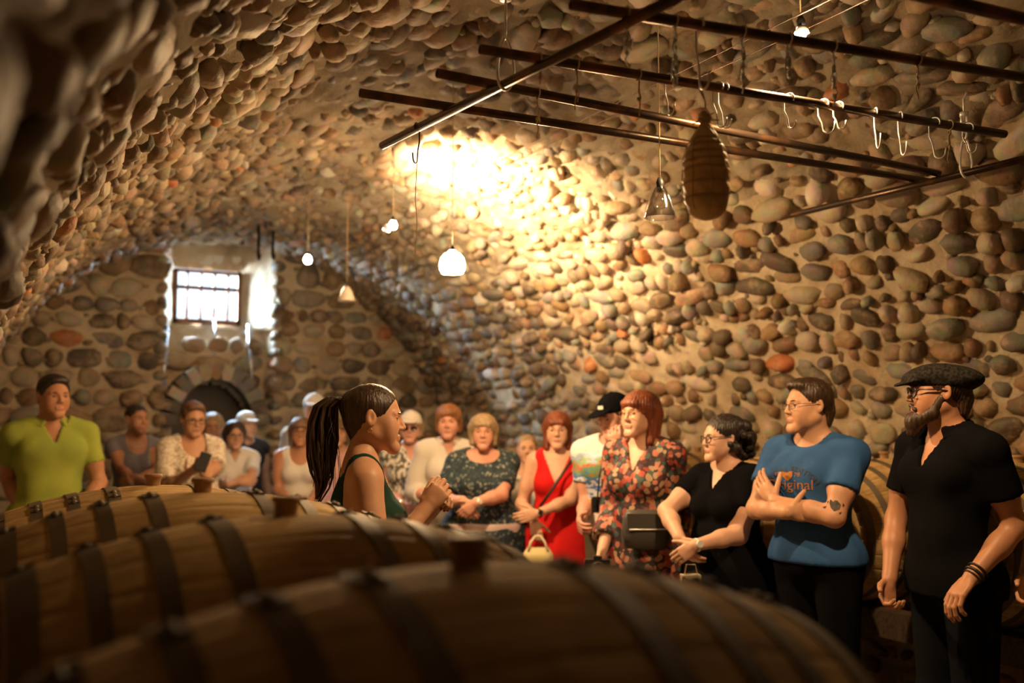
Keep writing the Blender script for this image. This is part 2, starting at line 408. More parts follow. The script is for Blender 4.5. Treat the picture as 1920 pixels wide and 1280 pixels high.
# an added, unseen outer shell so that daylight enters only through the window
yb1_ = LEND+.6
M_SHELL = mat('light_block', (.1,.08,.06), 1)
for nm, lo, hi in (('light_shell_1', (VL-.5, LBACK-.3, 3.42), (VR+.5, yb1_, 3.6)), ('light_shell_2', (VL-.6, LBACK-.3, -.1), (VL-.5, LEND+1, 3.6)), ('light_shell_3', (VR+.5, LBACK-.3, -.1), (VR+.6, LEND+1, 3.6))):
    tag(link_mesh(nm, np_mesh(nm, *box_np(lo, hi), [M_SHELL], smooth=False)), kind='structure')
yb0, yb1 = LEND+RD+.1, LEND+RD+.22
tag(link_mesh('light_shell_4', np_mesh('light_shell_4', *merge(box_np((VL-.6, yb0, -.1), (wx0-.12, yb1, 3.6)), box_np((wx1+.12, yb0, -.1), (VR+.6, yb1, 3.6)), box_np((wx0-.12, yb0, -.1), (wx1+.12, yb1, zw0-.1)), box_np((wx0-.12, yb0, zw1+.25), (wx1+.12, yb1, 3.6))), [M_SHELL], smooth=False)), kind='structure')  # end sheet of the added light-blocking shell, open at the window
M_LIME = mat('whitewashed_reveal', (.75,.72,.66), .9, bump=(20, .5, .01, (1,1,1)))
T_ = .03
tag(link_mesh('trim_5', np_mesh('trim_5', *merge(box_np((wx0-.1-T_, LEND+RD-.02, zw0-.12), (wx0-.02, yb0, zw1+.25)), box_np((wx1+.02, LEND+RD-.02, zw0-.12), (wx1+.1+T_, yb0, zw1+.25)),
     box_np((wx0-.1, LEND+RD-.02, zw0-.12), (wx1+.1, yb0, zw0-.02)), box_np((wx0-.1, LEND+RD-.0, zw1+.06), (wx1+.1, yb0, zw1+.16))), [M_LIME], smooth=False)), kind='structure')
# window: flaking brown iron frame, bars, dusty panes
M_FRAME = mat('rusty_window_iron', (.12,.055,.03), .6, .3, var=((.22,.1,.05), 12, (1,1,1), .4, .6))
M_PANE = clear_glass('dusty_window_glass', .2, (.92,.97,1))
win = empty('window_1', ((wx0+wx1)/2, LEND+RD-.02, zw0)); win['kind'] = 'structure'
ww = wx1-wx0; wh = zw1-zw0
yb = .0
fr = merge(box_np((-ww/2, -.02, 0), (-ww/2+.035, .02, wh)), box_np((ww/2-.035, -.02, 0), (ww/2, .02, wh)), box_np((-ww/2, -.02, 0), (ww/2, .02, .045)), box_np((-ww/2, -.02, wh-.03), (ww/2, .02, wh)))
mesh('window_frame', fr, M_FRAME, win, False)
mesh('window_rail', box_np((-ww/2, -.025, wh*.63), (ww/2, .015, wh*.63+.035)), M_FRAME, win, False)
for i in range(1, 5):
    x = -ww/2+ww*i/5; mesh('window_bar', tube_np([(x, 0, 0), (x, 0, wh)], .017, 8), M_FRAME, win)
for i in range(5):
    for (z0, z1) in ((.045, wh*.63), (wh*.63+.035, wh-.03)):
        x0 = -ww/2+ww*i/5+.008; x1 = x0+ww/5-.016
        mesh('pane', box_np((x0, .012, z0), (x1, .016, z1)), M_PANE, win, False)
area_light('daylight_at_window', ((wx0+wx1)/2-.55, LEND+1.0, zw1+.62), ((wx0+wx1)/2+.1, LEND+.25, zw0+.0), 1.7, .8, 2200, (.70, .85, 1))
area_light('daylight_from_left', (wx0-.75, LEND+.95, zw1-.1), (wx1+.05, LEND+.25, zw0+.1), .8, 1.0, 1500, (.70, .85, 1))
area_light('daylight_from_right', (wx1+.8, LEND+.95, zw1-.1), (wx0-.05, LEND+.25, zw0+.1), .7, 1.0, 1100, (.70, .85, 1))
po = area_light('window_portal', ((wx0+wx1)/2, LEND+RD+.09, (zw0+zw1)/2), ((wx0+wx1)/2, LEND-1, (zw0+zw1)/2), ww, wh, 1, (1,1,1)); po.data.cycles.is_portal = True
# conduits and the cable under the window
M_PIPE_GREY = mat('zinc_conduit', (.42,.45,.5), .35, .8)
def conduit(px0, py0, px1, py1, r_, name, label, cat, m, yoff=.16):
    a = onu(px0, py0, LEND+yoff); b = onu(px1, py1, LEND+yoff)
    root = empty(name, (b.x, b.y, b.z), 0, label, cat)
    mesh('tube', tube_np([(0,0,0), (a.x-b.x, 0, a.z-b.z)], r_, 10), m, root)
    for t in (.15, .55, .9):
        q = Vector((a.x-b.x, 0, a.z-b.z))*t
        mesh('clip', tube_np([(q.x-r_*1.8, .02, q.z), (q.x+r_*1.8, .02, q.z)], .008, 6), m, root)
conduit(467, 608, 474, 770, .022, 'conduit', 'vertical grey conduit down the right side of the window recess', 'pipe', M_PIPE_GREY)
conduit(312, 610, 303, 770, .024, 'conduit', 'vertical pale conduit down the left side of the window recess', 'pipe', M_PIPE_GREY, .02)
cbl = [onu(402, 600, LEND+.3), onu(404, 625, LEND+.2), onu(402, 655, LEND+.18), onu(406, 690, LEND+.16)]
o = mesh('cable', tube_np(cbl, .009, 6), M_PIPE_GREY); tag(o, 'thin cable dangling from the middle of the barred window', 'cable')

M_BRK = mat('wrought_bracket', (.05,.035,.025), .6, .6)
for px_ in (484, 511):
    a = onu(px_, 452, 8.6); b = onu(px_, 486, 8.6); zt_ = ZC+RB*math.sqrt(1-((a.x-VC)/RA)**2)
    o = mesh('iron_bracket', tube_np([(0,0,zt_-b.z+.05), (0,0,.02), (0,-.03,0), (0,-.06,.03)], .014, 8), M_BRK, None, True, b)
    tag(o, 'left of two small iron hooks in the vault right of the window' if px_ == 484 else 'right of two small iron hooks in the vault right of the window', 'hook')

# ================================================================== BARRELS
def oak_extra(nt, b, tc):
    L = nt.links.new
    mp = nt.nodes.new('ShaderNodeMapping'); mp.inputs['Scale'].default_value = (2.2, 26, 26)
    n = nt.nodes.new('ShaderNodeTexNoise'); n.inputs['Scale'].default_value = 2; n.inputs['Detail'].default_value = 7
    L(tc.outputs['Object'], mp.inputs[0]); L(mp.outputs[0], n.inputs['Vector'])
    g = nt.nodes.new('ShaderNodeNewGeometry')
    n2 = nt.nodes.new('ShaderNodeTexNoise'); n2.inputs['Scale'].default_value = 4.5; n2.inputs['Detail'].default_value = 6; n2.inputs['Roughness'].default_value = .65
    L(g.outputs['Position'], n2.inputs['Vector'])
    r = nt.nodes.new('ShaderNodeValToRGB'); e = r.color_ramp.elements
    e[0].position = .3; e[0].color = (.46,.29,.12,1); e[1].position = .72; e[1].color = (.66,.46,.21,1)
    L(n.outputs['Fac'], r.inputs[0])
    r2 = nt.nodes.new('ShaderNodeValToRGB'); e = r2.color_ramp.elements
    e[0].position = .36; e[0].color = (.42,.36,.27,1); e[1].position = .6; e[1].color = (1,1,1,1)
    L(n2.outputs['Fac'], r2.inputs[0])
    mx = nt.nodes.new('ShaderNodeMix'); mx.data_type = 'RGBA'; mx.blend_type = 'MULTIPLY'; mx.inputs[0].default_value = .75
    L(r.outputs[0], mx.inputs[6]); L(r2.outputs[0], mx.inputs[7]); L(mx.outputs[2], b.inputs['Base Color'])
M_OAK = mat('barrel_oak', (.45,.28,.12), .8, spec=.18, bump=(6, .35, .004, (3, 30, 30)), extra=oak_extra)
M_HOOP = mat('galvanised_hoop', (.17,.135,.09), .62, .3, var=((.10,.075,.05), 7, (1,1,1), .4, .65), bump=(30, .3, .002, (1,1,1)))
M_BUNG = mat('wooden_bung', (.34,.19,.09), .6, bump=(20, .4, .003, (1,1,6)))
BL = .445; RB_MAX = .35; RB_END = .268
def brad(x): return RB_END+(RB_MAX-RB_END)*(1-(x/BL)**2)
NST = 26
def stave_mesh():
    nx = 17; V = []; F = []; g = .0006; xs_ = np.linspace(-BL, BL, nx)
    for x in xs_:
        r_ = brad(x); ha = math.pi/NST-g/r_
        ring = []
        for rr, aa in [(r_-.0012, -ha)]+[(r_, ha*q_) for q_ in (-.93, -.5, 0, .5, .93)]+[(r_-.0012, ha), (r_-.024, ha), (r_-.024, -ha)]:
            ring.append((x, math.sin(aa)*rr, math.cos(aa)*rr))
        V += ring
    for i in range(nx-1):
        for k in range(9):
            F.append((i*9+k, i*9+(k+1) % 9, (i+1)*9+(k+1) % 9, (i+1)*9+k))
    F.append(tuple(range(9))[::-1]); F.append(tuple((nx-1)*9+k for k in range(9)))
    return np_mesh('stave', V, F, [M_OAK])
STAVE = stave_mesh()
HOOPS = [(-.420, .042), (-.322, .031), (-.228, .031), (-.122, .034), (.122, .034), (.228, .031), (.322, .031), (.420, .042)]
def hoop_mesh(x, w):
    n = 120; V = []; F = []; t = .0032
    x0, x1 = x-w/2, x+w/2
    for i in range(n):
        a = 2*math.pi*i/n
        for (xx, off) in ((x0, .001), (x0, t), (x1, t), (x1, .001)):
            r_ = brad(min(BL, max(-BL, xx)))+off; V.append((xx, math.sin(a)*r_, math.cos(a)*r_))
    for i in range(n):
        j = (i+1) % n
        for k in range(4): F.append((i*4+k, i*4+(k+1) % 4, j*4+(k+1) % 4, j*4+k))
    # riveted overlap near the top with a turned-up edge
    k0 = len(V)
    for i in range(7):
        a = -.06+i*.02
        for (xx, off) in ((x0, t), (x0, t*1.7), (x1, t*1.7), (x1, t)):
            r_ = brad(min(BL, max(-BL, xx)))+off+(.002 if i in (0, 6) else 0); V.append((xx, math.sin(a)*r_, math.cos(a)*r_))
    for i in range(6):
        for k in range(4): F.append((k0+i*4+k, k0+i*4+(k+1) % 4, k0+(i+1)*4+(k+1) % 4, k0+(i+1)*4+k))
    F.append((k0, k0+1, k0+2, k0+3)); F.append((k0+27, k0+26, k0+25, k0+24))
    return np_mesh('hoop', V, F, [M_HOOP], smooth=False)
HOOP_ME = [hoop_mesh(x, w) for x, w in HOOPS]
def rivet_mesh(x):
    parts = []
    for a in (-.04, .04):
        r_ = brad(x)+.006
        V, F = lathe_np([(.009, -.004), (.009, 0), (.006, .004), (.001, .006)], 8)
        Rm = Matrix.Rotation(-a, 3, 'X'); parts.append(([Rm@(Vector(v)+Vector((x, 0, r_))) for v in V], F))
    return np_mesh('rivet', *merge(*parts), [M_HOOP])
RIV = [rivet_mesh(x) for x, w in HOOPS]
# bung: a flared stopper in its hole
BUNG = np_mesh('bung', *lathe_np([(.001, -.02), (.019, -.02), (.021, .004), (.0215, .022), (.026, .0235), (.026, .031), (.024, .033), (.001, .0332)], 24), [M_BUNG])
HEADB = []
for i in range(7):     # head boards, straight planks cut to the circle
    r_ = brad(BL)-.012; w = 2*r_/7; y0 = -r_+i*w+.001; y1 = y0+w-.002
    n = 6; top = []; bot = []
    for k in range(n+1):
        y = y0+(y1-y0)*k/n; h = math.sqrt(max(r_*r_-y*y, 0)); top.append((y, h)); bot.append((y, -h))
    loop = bot+top[::-1]; V = [(-.008, y, z) for y, z in loop]+[(.008, y, z) for y, z in loop]; m_ = len(loop)
    F = [tuple(range(m_)), tuple(range(2*m_-1, m_-1, -1))]+[(k, m_+k, m_+(k+1) % m_, (k+1) % m_) for k in range(m_)]
    HEADB.append(np_mesh('head_board', V, F, [M_OAK], smooth=False))
def make_barrel(loc, rz, roll, label, group):
    root = empty('wine_barrel', loc, rz, label, 'barrel', group)
    for i in range(NST):
        o = link_mesh('stave', STAVE, root); o.rotation_euler = (2*math.pi*i/NST, 0, 0)
    for me, rv in zip(HOOP_ME, RIV):
        h = link_mesh('hoop', me, root); h.rotation_euler = (roll, 0, 0); link_mesh('rivet', rv, h)
    b = link_mesh('bung', BUNG, root); b.location = (0, 0, RB_MAX)
    for sx in (-1, 1):
        for me in HEADB:
            o = link_mesh('head_board', me, root); o.location = (sx*(BL-.03), 0, 0); o.rotation_euler = (.5, 0, 0)
    return root
BZ = 1.045
left_us = [1.02, 1.75, 2.46, 3.18]
ll = ['wine barrel nearest the camera, large and blurred along the lower edge', 'second wine barrel of the left row, behind the big blurred one',
      'third wine barrel of the left row, in front of the ponytailed guide', 'fourth wine barrel of the left row, mostly hidden behind the third, its bung the farthest',
      'fifth and last wine barrel of the left row, hidden behind four others']
bv = []
for i, (u, l) in enumerate(zip(left_us, ll)):
    px = [875, 530, 388, 300, 240][i]
    bv.append(.50); make_barrel((.50, u, BZ-(.02 if i == 3 else 0)), 0, [.05, -.1, .07, .3, .2][i], l, 'wine barrels on the left rack')
rl = [(2.04, 'right-rack wine barrel behind the far shoulder of the flat-cap man'), (2.76, 'right-rack wine barrel showing between the blue t-shirt and the flat-cap man'),
      (3.48, 'wine barrel on the right rack behind the man in the blue t-shirt'), (4.20, 'wine barrel on the right rack behind the curly dark-haired woman'),
      (4.92, 'wine barrel on the right rack behind the woman in the floral dress'), (5.64, 'wine barrel on the right rack behind the woman in red'),
      (6.36, 'pale wine barrel top on the right rack above the girl in white sleeves'), (7.08, 'wine barrel at the far end of the right rack')]
for u, l in rl: make_barrel((4.0, u, BZ), math.pi, random.uniform(-.3, .3), l, 'wine barrels on the right rack')
# timber racks carrying the rows
M_TIMBER = mat('dark_rack_timber', (.09,.055,.03), .75, var=((.05,.03,.02), 6, (1,8,8), .4, .6), bump=(10, .5, .004, (1,10,10)))
def rack(v0, v1, u0, u1, ztop, label):
    root = empty('barrel_rack', ((v0+v1)/2, (u0+u1)/2, 0), 0, label, 'rack'); cx, cy = (v0+v1)/2, (u0+u1)/2
    for v in (v0, v1):
        mesh('beam', box_np((v-cx-.05, u0-cy, ztop-.12), (v-cx+.05, u1-cy, ztop)), M_TIMBER, root, False)
        n = int((u1-u0)/1.4)+1
        for k in range(n+1):
            u = u0+.1+(u1-u0-.2)*k/n-cy
            mesh('post', box_np((v-cx-.05, u-.05, 0), (v-cx+.05, u+.05, ztop-.12)), M_TIMBER, root, False)
zt = BZ-math.sqrt((brad(.27)+.004)**2-0)-.002
rack(.50-.27, .50+.27, .62, 3.6, zt, 'dark timber rack under the left row of wine barrels')
rack(4.0-.27, 4.0+.27, 1.65, 7.5, zt, 'dark timber rack under the right row of wine barrels')
# barrels seen past the man in green
make_barrel((1.02, 8.2, .36), 0, .1, 'pale barrel on the floor behind the man in the green polo shirt', 'wine barrels by the end wall')

# ================================================================== HANGING PIPE FRAME
def pipe_extra(nt, b, tc): pass
M_IRON = mat('oiled_black_pipe', (.075,.05,.035), .33, .8, var=((.22,.10,.045), 9, (1,1,1), .5, .72), bump=(60, .15, .002, (1,1,1)))
M_STEEL = mat('bright_steel', (.85,.83,.8), .35, .35, spec=.8)
M_TWINE = mat('jute_twine', (.58,.42,.22), .9, bump=(200, .6, .002, (1,1,1)))
M_WEB = mat('cobweb', (.75,.72,.65), .7)
ZX = 2.53; PR = .0138
frame = empty('pipe_grid', (1.9, 2.6, ZX), 0, 'hanging frame of four long dark iron pipes across two cross pipes', 'pipe frame')
FO = Vector((1.9, 2.6, ZX))
def pipe(a, b, rad=PR, parent=frame, name='pipe'):
    a = Vector(a); b = Vector(b); d = (b-a).normalized(); org = a-FO
    # a real tube with an open bore
    V = []; F = []; n = 16; x = d.orthogonal().normalized(); y = d.cross(x); L_ = (b-a).length
    for (t, rr) in ((0, rad*.8), (0, rad), (L_, rad), (L_, rad*.8)):
        for k in range(n):
            an = 2*math.pi*k/n; V.append(d*t+(x*math.cos(an)+y*math.sin(an))*rr)
    for j in range(4):
        j2 = (j+1) % 4
        for k in range(n): F.append((j*n+k, j*n+(k+1) % n, j2*n+(k+1) % n, j2*n+k))
    return mesh(name, (V, F), M_IRON, parent, True, org)
def ext(a, b, t): return a+(b-a)*t
zl = ZX+2*PR
LP = [((1070, 8), (1920, 145), 1.15), ((900, 92), (1800, 238), 1.12), ((820, 137), (1760, 325), 1.0), ((675, 174), (1750, 341), 1.0)]
longp = []
for (p0, p1, e) in LP:
    a = onz(*p0, zl); b = ext(a, onz(*p1, zl), e); longp.append((a, b)); pipe(a, b)
ca, cb = onz(717, 273, ZX), onz(1260, 0, ZX); cb = ext(ca, cb, 1.35); pipe(ca, cb, name='cross_pipe')
da, db = onz(1485, 403, ZX), onz(1920, 298, ZX); db = ext(da, db, 1.1); pipe(da, db, name='cross_pipe')
# a fifth pipe further up
ea, eb = onz(1740, -6, zl+.02), onz(1920, 36, zl+.02)
o = mesh('pipe', tube_np([Vector((0,0,0)), (eb-ea)*2.6], PR*1.2, 14), M_IRON, None, True, ea-(eb-ea)*.4); tag(o, 'single dark pipe crossing the top right corner', 'pipe')
def vault_z(v): return ZC+RB*math.sqrt(max(0, 1-((v-VC)/RA)**2))
def torus_pts(c, rx, rz, n, ax, up):
    return [Vector(c)+ax*(rx*math.cos(2*math.pi*i/n))+up*(rz*math.sin(2*math.pi*i/n)) for i in range(n)]
UZ = Vector((0,0,1))
def turnbuckle(px, py, depth_pt, label, ztop_off=0):
    """hangs from the vault, holds the cross pipe at depth_pt"""
    c = Vector(depth_pt); top = vault_z(c.x)-.0
    root = empty('turnbuckle_hanger', c, 0, label, 'hanger'); ax = RGT
    # carabiner round the pipe
    cz = .06; car = []
    for i in range(26):
        t = 2*math.pi*i/26; w = .022*(1-.35*math.sin(t)); car.append(ax*(w*math.cos(t))+UZ*(cz+.078*math.sin(t)))
    mesh('carabiner', tube_np(car, .0048, 8, closed=True), M_STEEL, root)
    ring = torus_pts((0,0,0), .016, .016, 16, FH, UZ); mesh('eye', tube_np([p+UZ*(cz+.09) for p in ring], .004, 8, closed=True), M_STEEL, root)
    z0 = cz+.105; z1 = z0+.09; z2 = z1+.16
    H = top-c.z
    if z2 > H-.1: s_ = (H-.12-z0)/(z2-z0); z1 = z0+(z1-z0)*s_; z2 = z0+(z2-z0)*s_
    mesh('threaded_rod', tube_np([UZ*z0, UZ*z1], .004, 8), M_STEEL, root)
    for sx in (-1, 1): mesh('body_bar', tube_np([UZ*z1+ax*.011*sx, UZ*z2+ax*.011*sx], .005, 8), M_STEEL, root)
    for zz_ in (z1, z2): mesh('collar', lathe_np([(.001, -.008), (.017, -.008), (.017, .008), (.001, .008)], 12), M_STEEL, root, True, UZ*zz_)
    hook = [UZ*z2, UZ*(z2+.06), UZ*(z2+.075)+ax*.01, UZ*(z2+.095)+ax*.015, UZ*(z2+.11)+ax*.004, UZ*(z2+.108)-ax*.012]
    mesh('hook', tube_np(hook, .004, 8), M_STEEL, root)
    mesh('anchor_wire', tube_np([UZ*(z2+.1), UZ*(H+.05)], .0035, 6), M_STEEL, root)
def on_line(px, a, b):
    """point of segment a-b whose picture x is px"""
    lo, hi = 0., 1.
    for _ in range(40):
        m_ = (lo+hi)/2
        if proj(a+(b-a)*m_)[0] < px: lo = m_
        else: hi = m_
    return a+(b-a)*lo
turnbuckle(950, 150, on_line(948, ca, cb), 'bright steel turnbuckle and carabiner holding the left cross pipe')
turnbuckle(1810, 320, on_line(1812, da, db), 'steel turnbuckle and carabiner holding the right cross pipe')
# S-hooks
def s_hook(c, h, gap, yaw, rad=.0026, label='', group=None, m=M_STEEL, lean=0):
    ax = Vector((math.cos(yaw), math.sin(yaw), 0)); pts = []
    r1 = PR+.004
    for i in range(9):
        a = math.pi*(1.15-1.15*i/8); pts.append(ax*(r1*math.cos(a))+UZ*(r1*math.sin(a)))
    bot = -h+gap
    pts.append(ax*r1-UZ*h*.35); pts.append(ax*(r1*.4+lean)-UZ*h*.6)
    cx = -gap+r1*.2+lean
    for i in range(9):
        a = -math.pi*i/8; pts.append(ax*(cx+gap*math.cos(a))+UZ*(bot+gap*math.sin(a)))
    pts.append(ax*(cx-gap*1.15)+UZ*(bot+gap*.9))
    o = mesh('meat_hook', tube_np(pts, rad, 6), m, None, True, c); tag(o, label, 'hook', group); return o
pdir = (longp[1][1]-longp[1][0]).normalized(); cyaw = math.atan2(pdir.x, -pdir.y)
hk = [(1, 1253, .15, .022, 'first meat hook from the left on the second long pipe, left of the ham'), (1, 1346, .17, .020, 'meat hook just right of the ham string, near the ham knot'),
      (1, 1356, .17, .018, 'second of the two crossed meat hooks right of the ham string'), (1, 1479, .13, .016, 'meat hook carrying a short loop of string, halfway along the second pipe'),
      (1, 1544, .13, .026, 'round-bottomed meat hook, second to the right of the ham'), (1, 1572, .10, .018, 'small copper-coloured meat hook turned edgewise, third right of the ham'),
      (1, 1642, .165, .030, 'largest bright meat hook on the second pipe, right half'), (1, 1688, .18, .028, 'darker long meat hook next to the largest bright one'),
      (1, 1752, .17, .024, 'shadowed meat hook left of the right turnbuckle'), (1, 1815, .12, .02, 'shadowed meat hook right of the right turnbuckle')]
for (k, px, h, gap, lb) in hk:
    a, b = longp[k]; c = on_line(px, a, b); s_hook(c, h*.72, gap*.72, cyaw+random.uniform(-.5, .5), label=lb, group='meat hooks on the pipe frame')
c = on_line(782, ca, cb); cd = (cb-ca).normalized(); s_hook(c, .12, .016, math.atan2(cd.x, -cd.y)+.6, label='dark meat hook near the left end of the left cross pipe', group='meat hooks on the pipe frame', m=M_IRON)
c2 = c-UZ*.118; o = mesh('thread', tube_np([(0,0,0), (-.004,0,-.12), (.003,0,-.2), (-.006,0,-.36)], .0012, 5), M_TWINE, None, True, c2); tag(o, 'long thin thread hanging from the left cross pipe hook', 'string')
# twine scraps tied on the pipes
def twine(c, L_, label, web=0, loop=True, rad=.0022):
    r_ = random.Random(label); root_m = M_WEB if web else M_TWINE; parts = []
    if loop:
        lp = [pdir.cross(UZ)*((PR+.003)*math.cos(2*math.pi*i/12))+UZ*((PR+.003)*math.sin(2*math.pi*i/12)) for i in range(12)]
        parts.append(tube_np(lp, rad, 5, closed=True))
    for s_ in range(2 if not web else 4):
        p = []; n = 9; dx = r_.uniform(-.01, .01)
        for i in range(n):
            t = i/(n-1); p.append(Vector((dx*t+r_.uniform(-.004, .004)*(1+web), r_.uniform(-.004, .004), -PR*.8-t*L_*(1 if s_ == 0 else r_.uniform(.4, .9)))))
        parts.append(tube_np(p, rad*(r_.uniform(.5, .8) if s_ else 1), 5))
    k = lathe_np([(.001,-.007), (.005,-.004), (.006,0), (.004,.005), (.001,.007)], 7)
    parts.append(([Vector(v)+Vector((0,0,-PR-.02-L_*.35)) for v in k[0]], k[1]))
    if web:
        for i in range(5):
            zz_ = -L_*r_.uniform(.3, 1); parts.append(([Vector(v)*r_.uniform(.6, 1.5)+Vector((0,0,zz_)) for v in k[0]], k[1]))
    o = mesh('twine', merge(*parts), root_m, None, True, c); tag(o, label, 'string', 'twine scraps tied to the pipe frame'); return o
for (k, px, L_, lb, web) in [(2, 1008, .13, 'frayed bundle of twine with long ends on the third pipe', 0), (1, 1011, .06, 'twine loop at the left end of the second pipe above the frayed bundle', 0), (1, 1081, .12, 'single twine loop with a knot on the second pipe beside the cross pipe', 0),
      (1, 1197, .11, 'twine loop with a frayed knot on the second pipe, left of the glass bell', 0), (0, 1175, .12, 'cobwebbed twine on the first pipe by the crossing', 1), (0, 1265, .16, 'dusty twine strand on the first pipe left of the ham hook', 1),
      (0, 1392, .15, 'cobwebbed twine strand left of the glaring lamp', 1), (0, 1478, .11, 'cobwebbed twine directly below the glaring lamp', 1), (0, 1562, .15, 'cobwebbed twine strand right of the glaring lamp', 1),
      (0, 1720, .10, 'faint twine strand on the first pipe in the dark, right half', 0), (1, 1780, .12, 'faint twine on the second pipe left of the right turnbuckle', 0)]:
    a, b = longp[k]; twine(on_line(px, a, b), L_, lb, web)
# ------------------------------------------------ the netted ham
hp = P(1323, 310, 2.58); hx = hp.x; hy = hp.y
hk_top = on_line(1312, *longp[0])
def ham_r(t):   # t 0 bottom .. 1 top
    return np.interp(t, [0, .03, .08, .16, .3, .48, .62, .76, .86, .93, 1], [.010, .034, .047, .056, .0615, .062, .058, .045, .030, .016, .008])
HH = .262; n = 48; rows = 90; V = []; F = []
cords_t = [.22, .36, .5, .58, .66, .74, .8]
for j in range(rows+1):
    t = j/rows
    for i in range(n):
        a = 2*math.pi*i/n; r_ = float(ham_r(t))*(1+.03*math.sin(2*a+1)+.02*math.sin(5*t*6+a))
        tw = t+.012*math.sin(a*2+1)+.008*math.sin(a*3)
        g = min(abs(tw-c_) for c_ in cords_t); r_ -= .0035*math.exp(-(g/.012)**2); r_ += .0015*math.sin(a*9+t*40)*.6
        V.append((r_*math.cos(a), r_*math.sin(a), t*HH))
for j in range(rows):
    for i in range(n): F.append((j*n+i, j*n+(i+1) % n, (j+1)*n+(i+1) % n, (j+1)*n+i))
F.append(tuple(reversed(range(n)))); F.append(tuple(rows*n+i for i in range(n)))
def ham_extra(nt, b, tc):
    b.inputs['Subsurface Weight'].default_value = .15; b.inputs['Subsurface Radius'].default_value = (.02,.01,.004)
M_HAM = mat('cured_ham_casing', (.82,.57,.27), .5, var=((.60,.38,.16), 10, (1,1,.5), .38, .62), bump=(70, .5, .003, (1,1,1)), extra=ham_extra)
zbot = P(1323, 414, 2.58).z
ham = empty('netted_ham', (hx, hy, zbot), 0, 'pear-shaped cured ham bound in twine, hanging below the pipes', 'ham')
mesh('meat', (V, F), M_HAM, ham)
for c_ in cords_t:
    pts = []
    for i in range(40):
        a = 2*math.pi*i/40; t = c_-.012*math.sin(a*2+1)-.008*math.sin(a*3); r_ = float(ham_r(t))*(1+.03*math.sin(2*a+1)+.02*math.sin(5*t*6+a))-.0012
        pts.append((r_*math.cos(a), r_*math.sin(a), t*HH))
    mesh('cord', tube_np(pts, .0013, 5, closed=True), M_TWINE, ham)
for k in range(8):
    a = 2*math.pi*k/8+.3; pts = []
    for j in range(26):
        t = .01+.97*j/25; aa = a+.06*math.sin(t*9+k); r_ = float(ham_r(t))*(1+.03*math.sin(2*aa+1)+.02*math.sin(5*t*6+aa))+.0004; pts.append((r_*math.cos(aa), r_*math.sin(aa), t*HH))
    mesh('cord', tube_np(pts, .0011, 5), M_TWINE, ham)
# frayed knot and suspension
kn = []
for k in range(26):
    a = random.uniform(0, 6.28); p0 = Vector((random.uniform(-.008, .008), random.uniform(-.008, .008), HH-.01)); d = Vector((math.cos(a), math.sin(a), random.uniform(-.3, 1.6))).normalized()
    kn.append(tube_np([p0, p0+d*.015+Vector((0,0,.008)), p0+d*random.uniform(.025, .042)+Vector((0,0,.0))], .0016, 4))
kb = lathe_np([(.001,-.02), (.014,-.012), (.019,0), (.014,.014), (.004,.022)], 12); kn.append(([Vector(v)+Vector((0,0,HH+.006)) for v in kb[0]], kb[1]))
mesh('knot', merge(*kn), M_TWINE, ham)
zk = hk_top.z-PR-.15
pts = [Vector((0,0,HH)), Vector((.003,0,HH+.05)), Vector((hk_top.x-hx, hk_top.y-hy, zk-zbot+.0))]
mesh('string', merge(tube_np(pts, .0026, 6), tube_np([p+Vector((.004*math.sin(i*2), .003, 0)) for i, p in enumerate(pts)], .002, 5)), M_TWINE, ham)
s_hook(hk_top, .17, .02, cyaw, rad=.0032, label='long curved hook on the first pipe that carries the ham', group='meat hooks on the pipe frame')

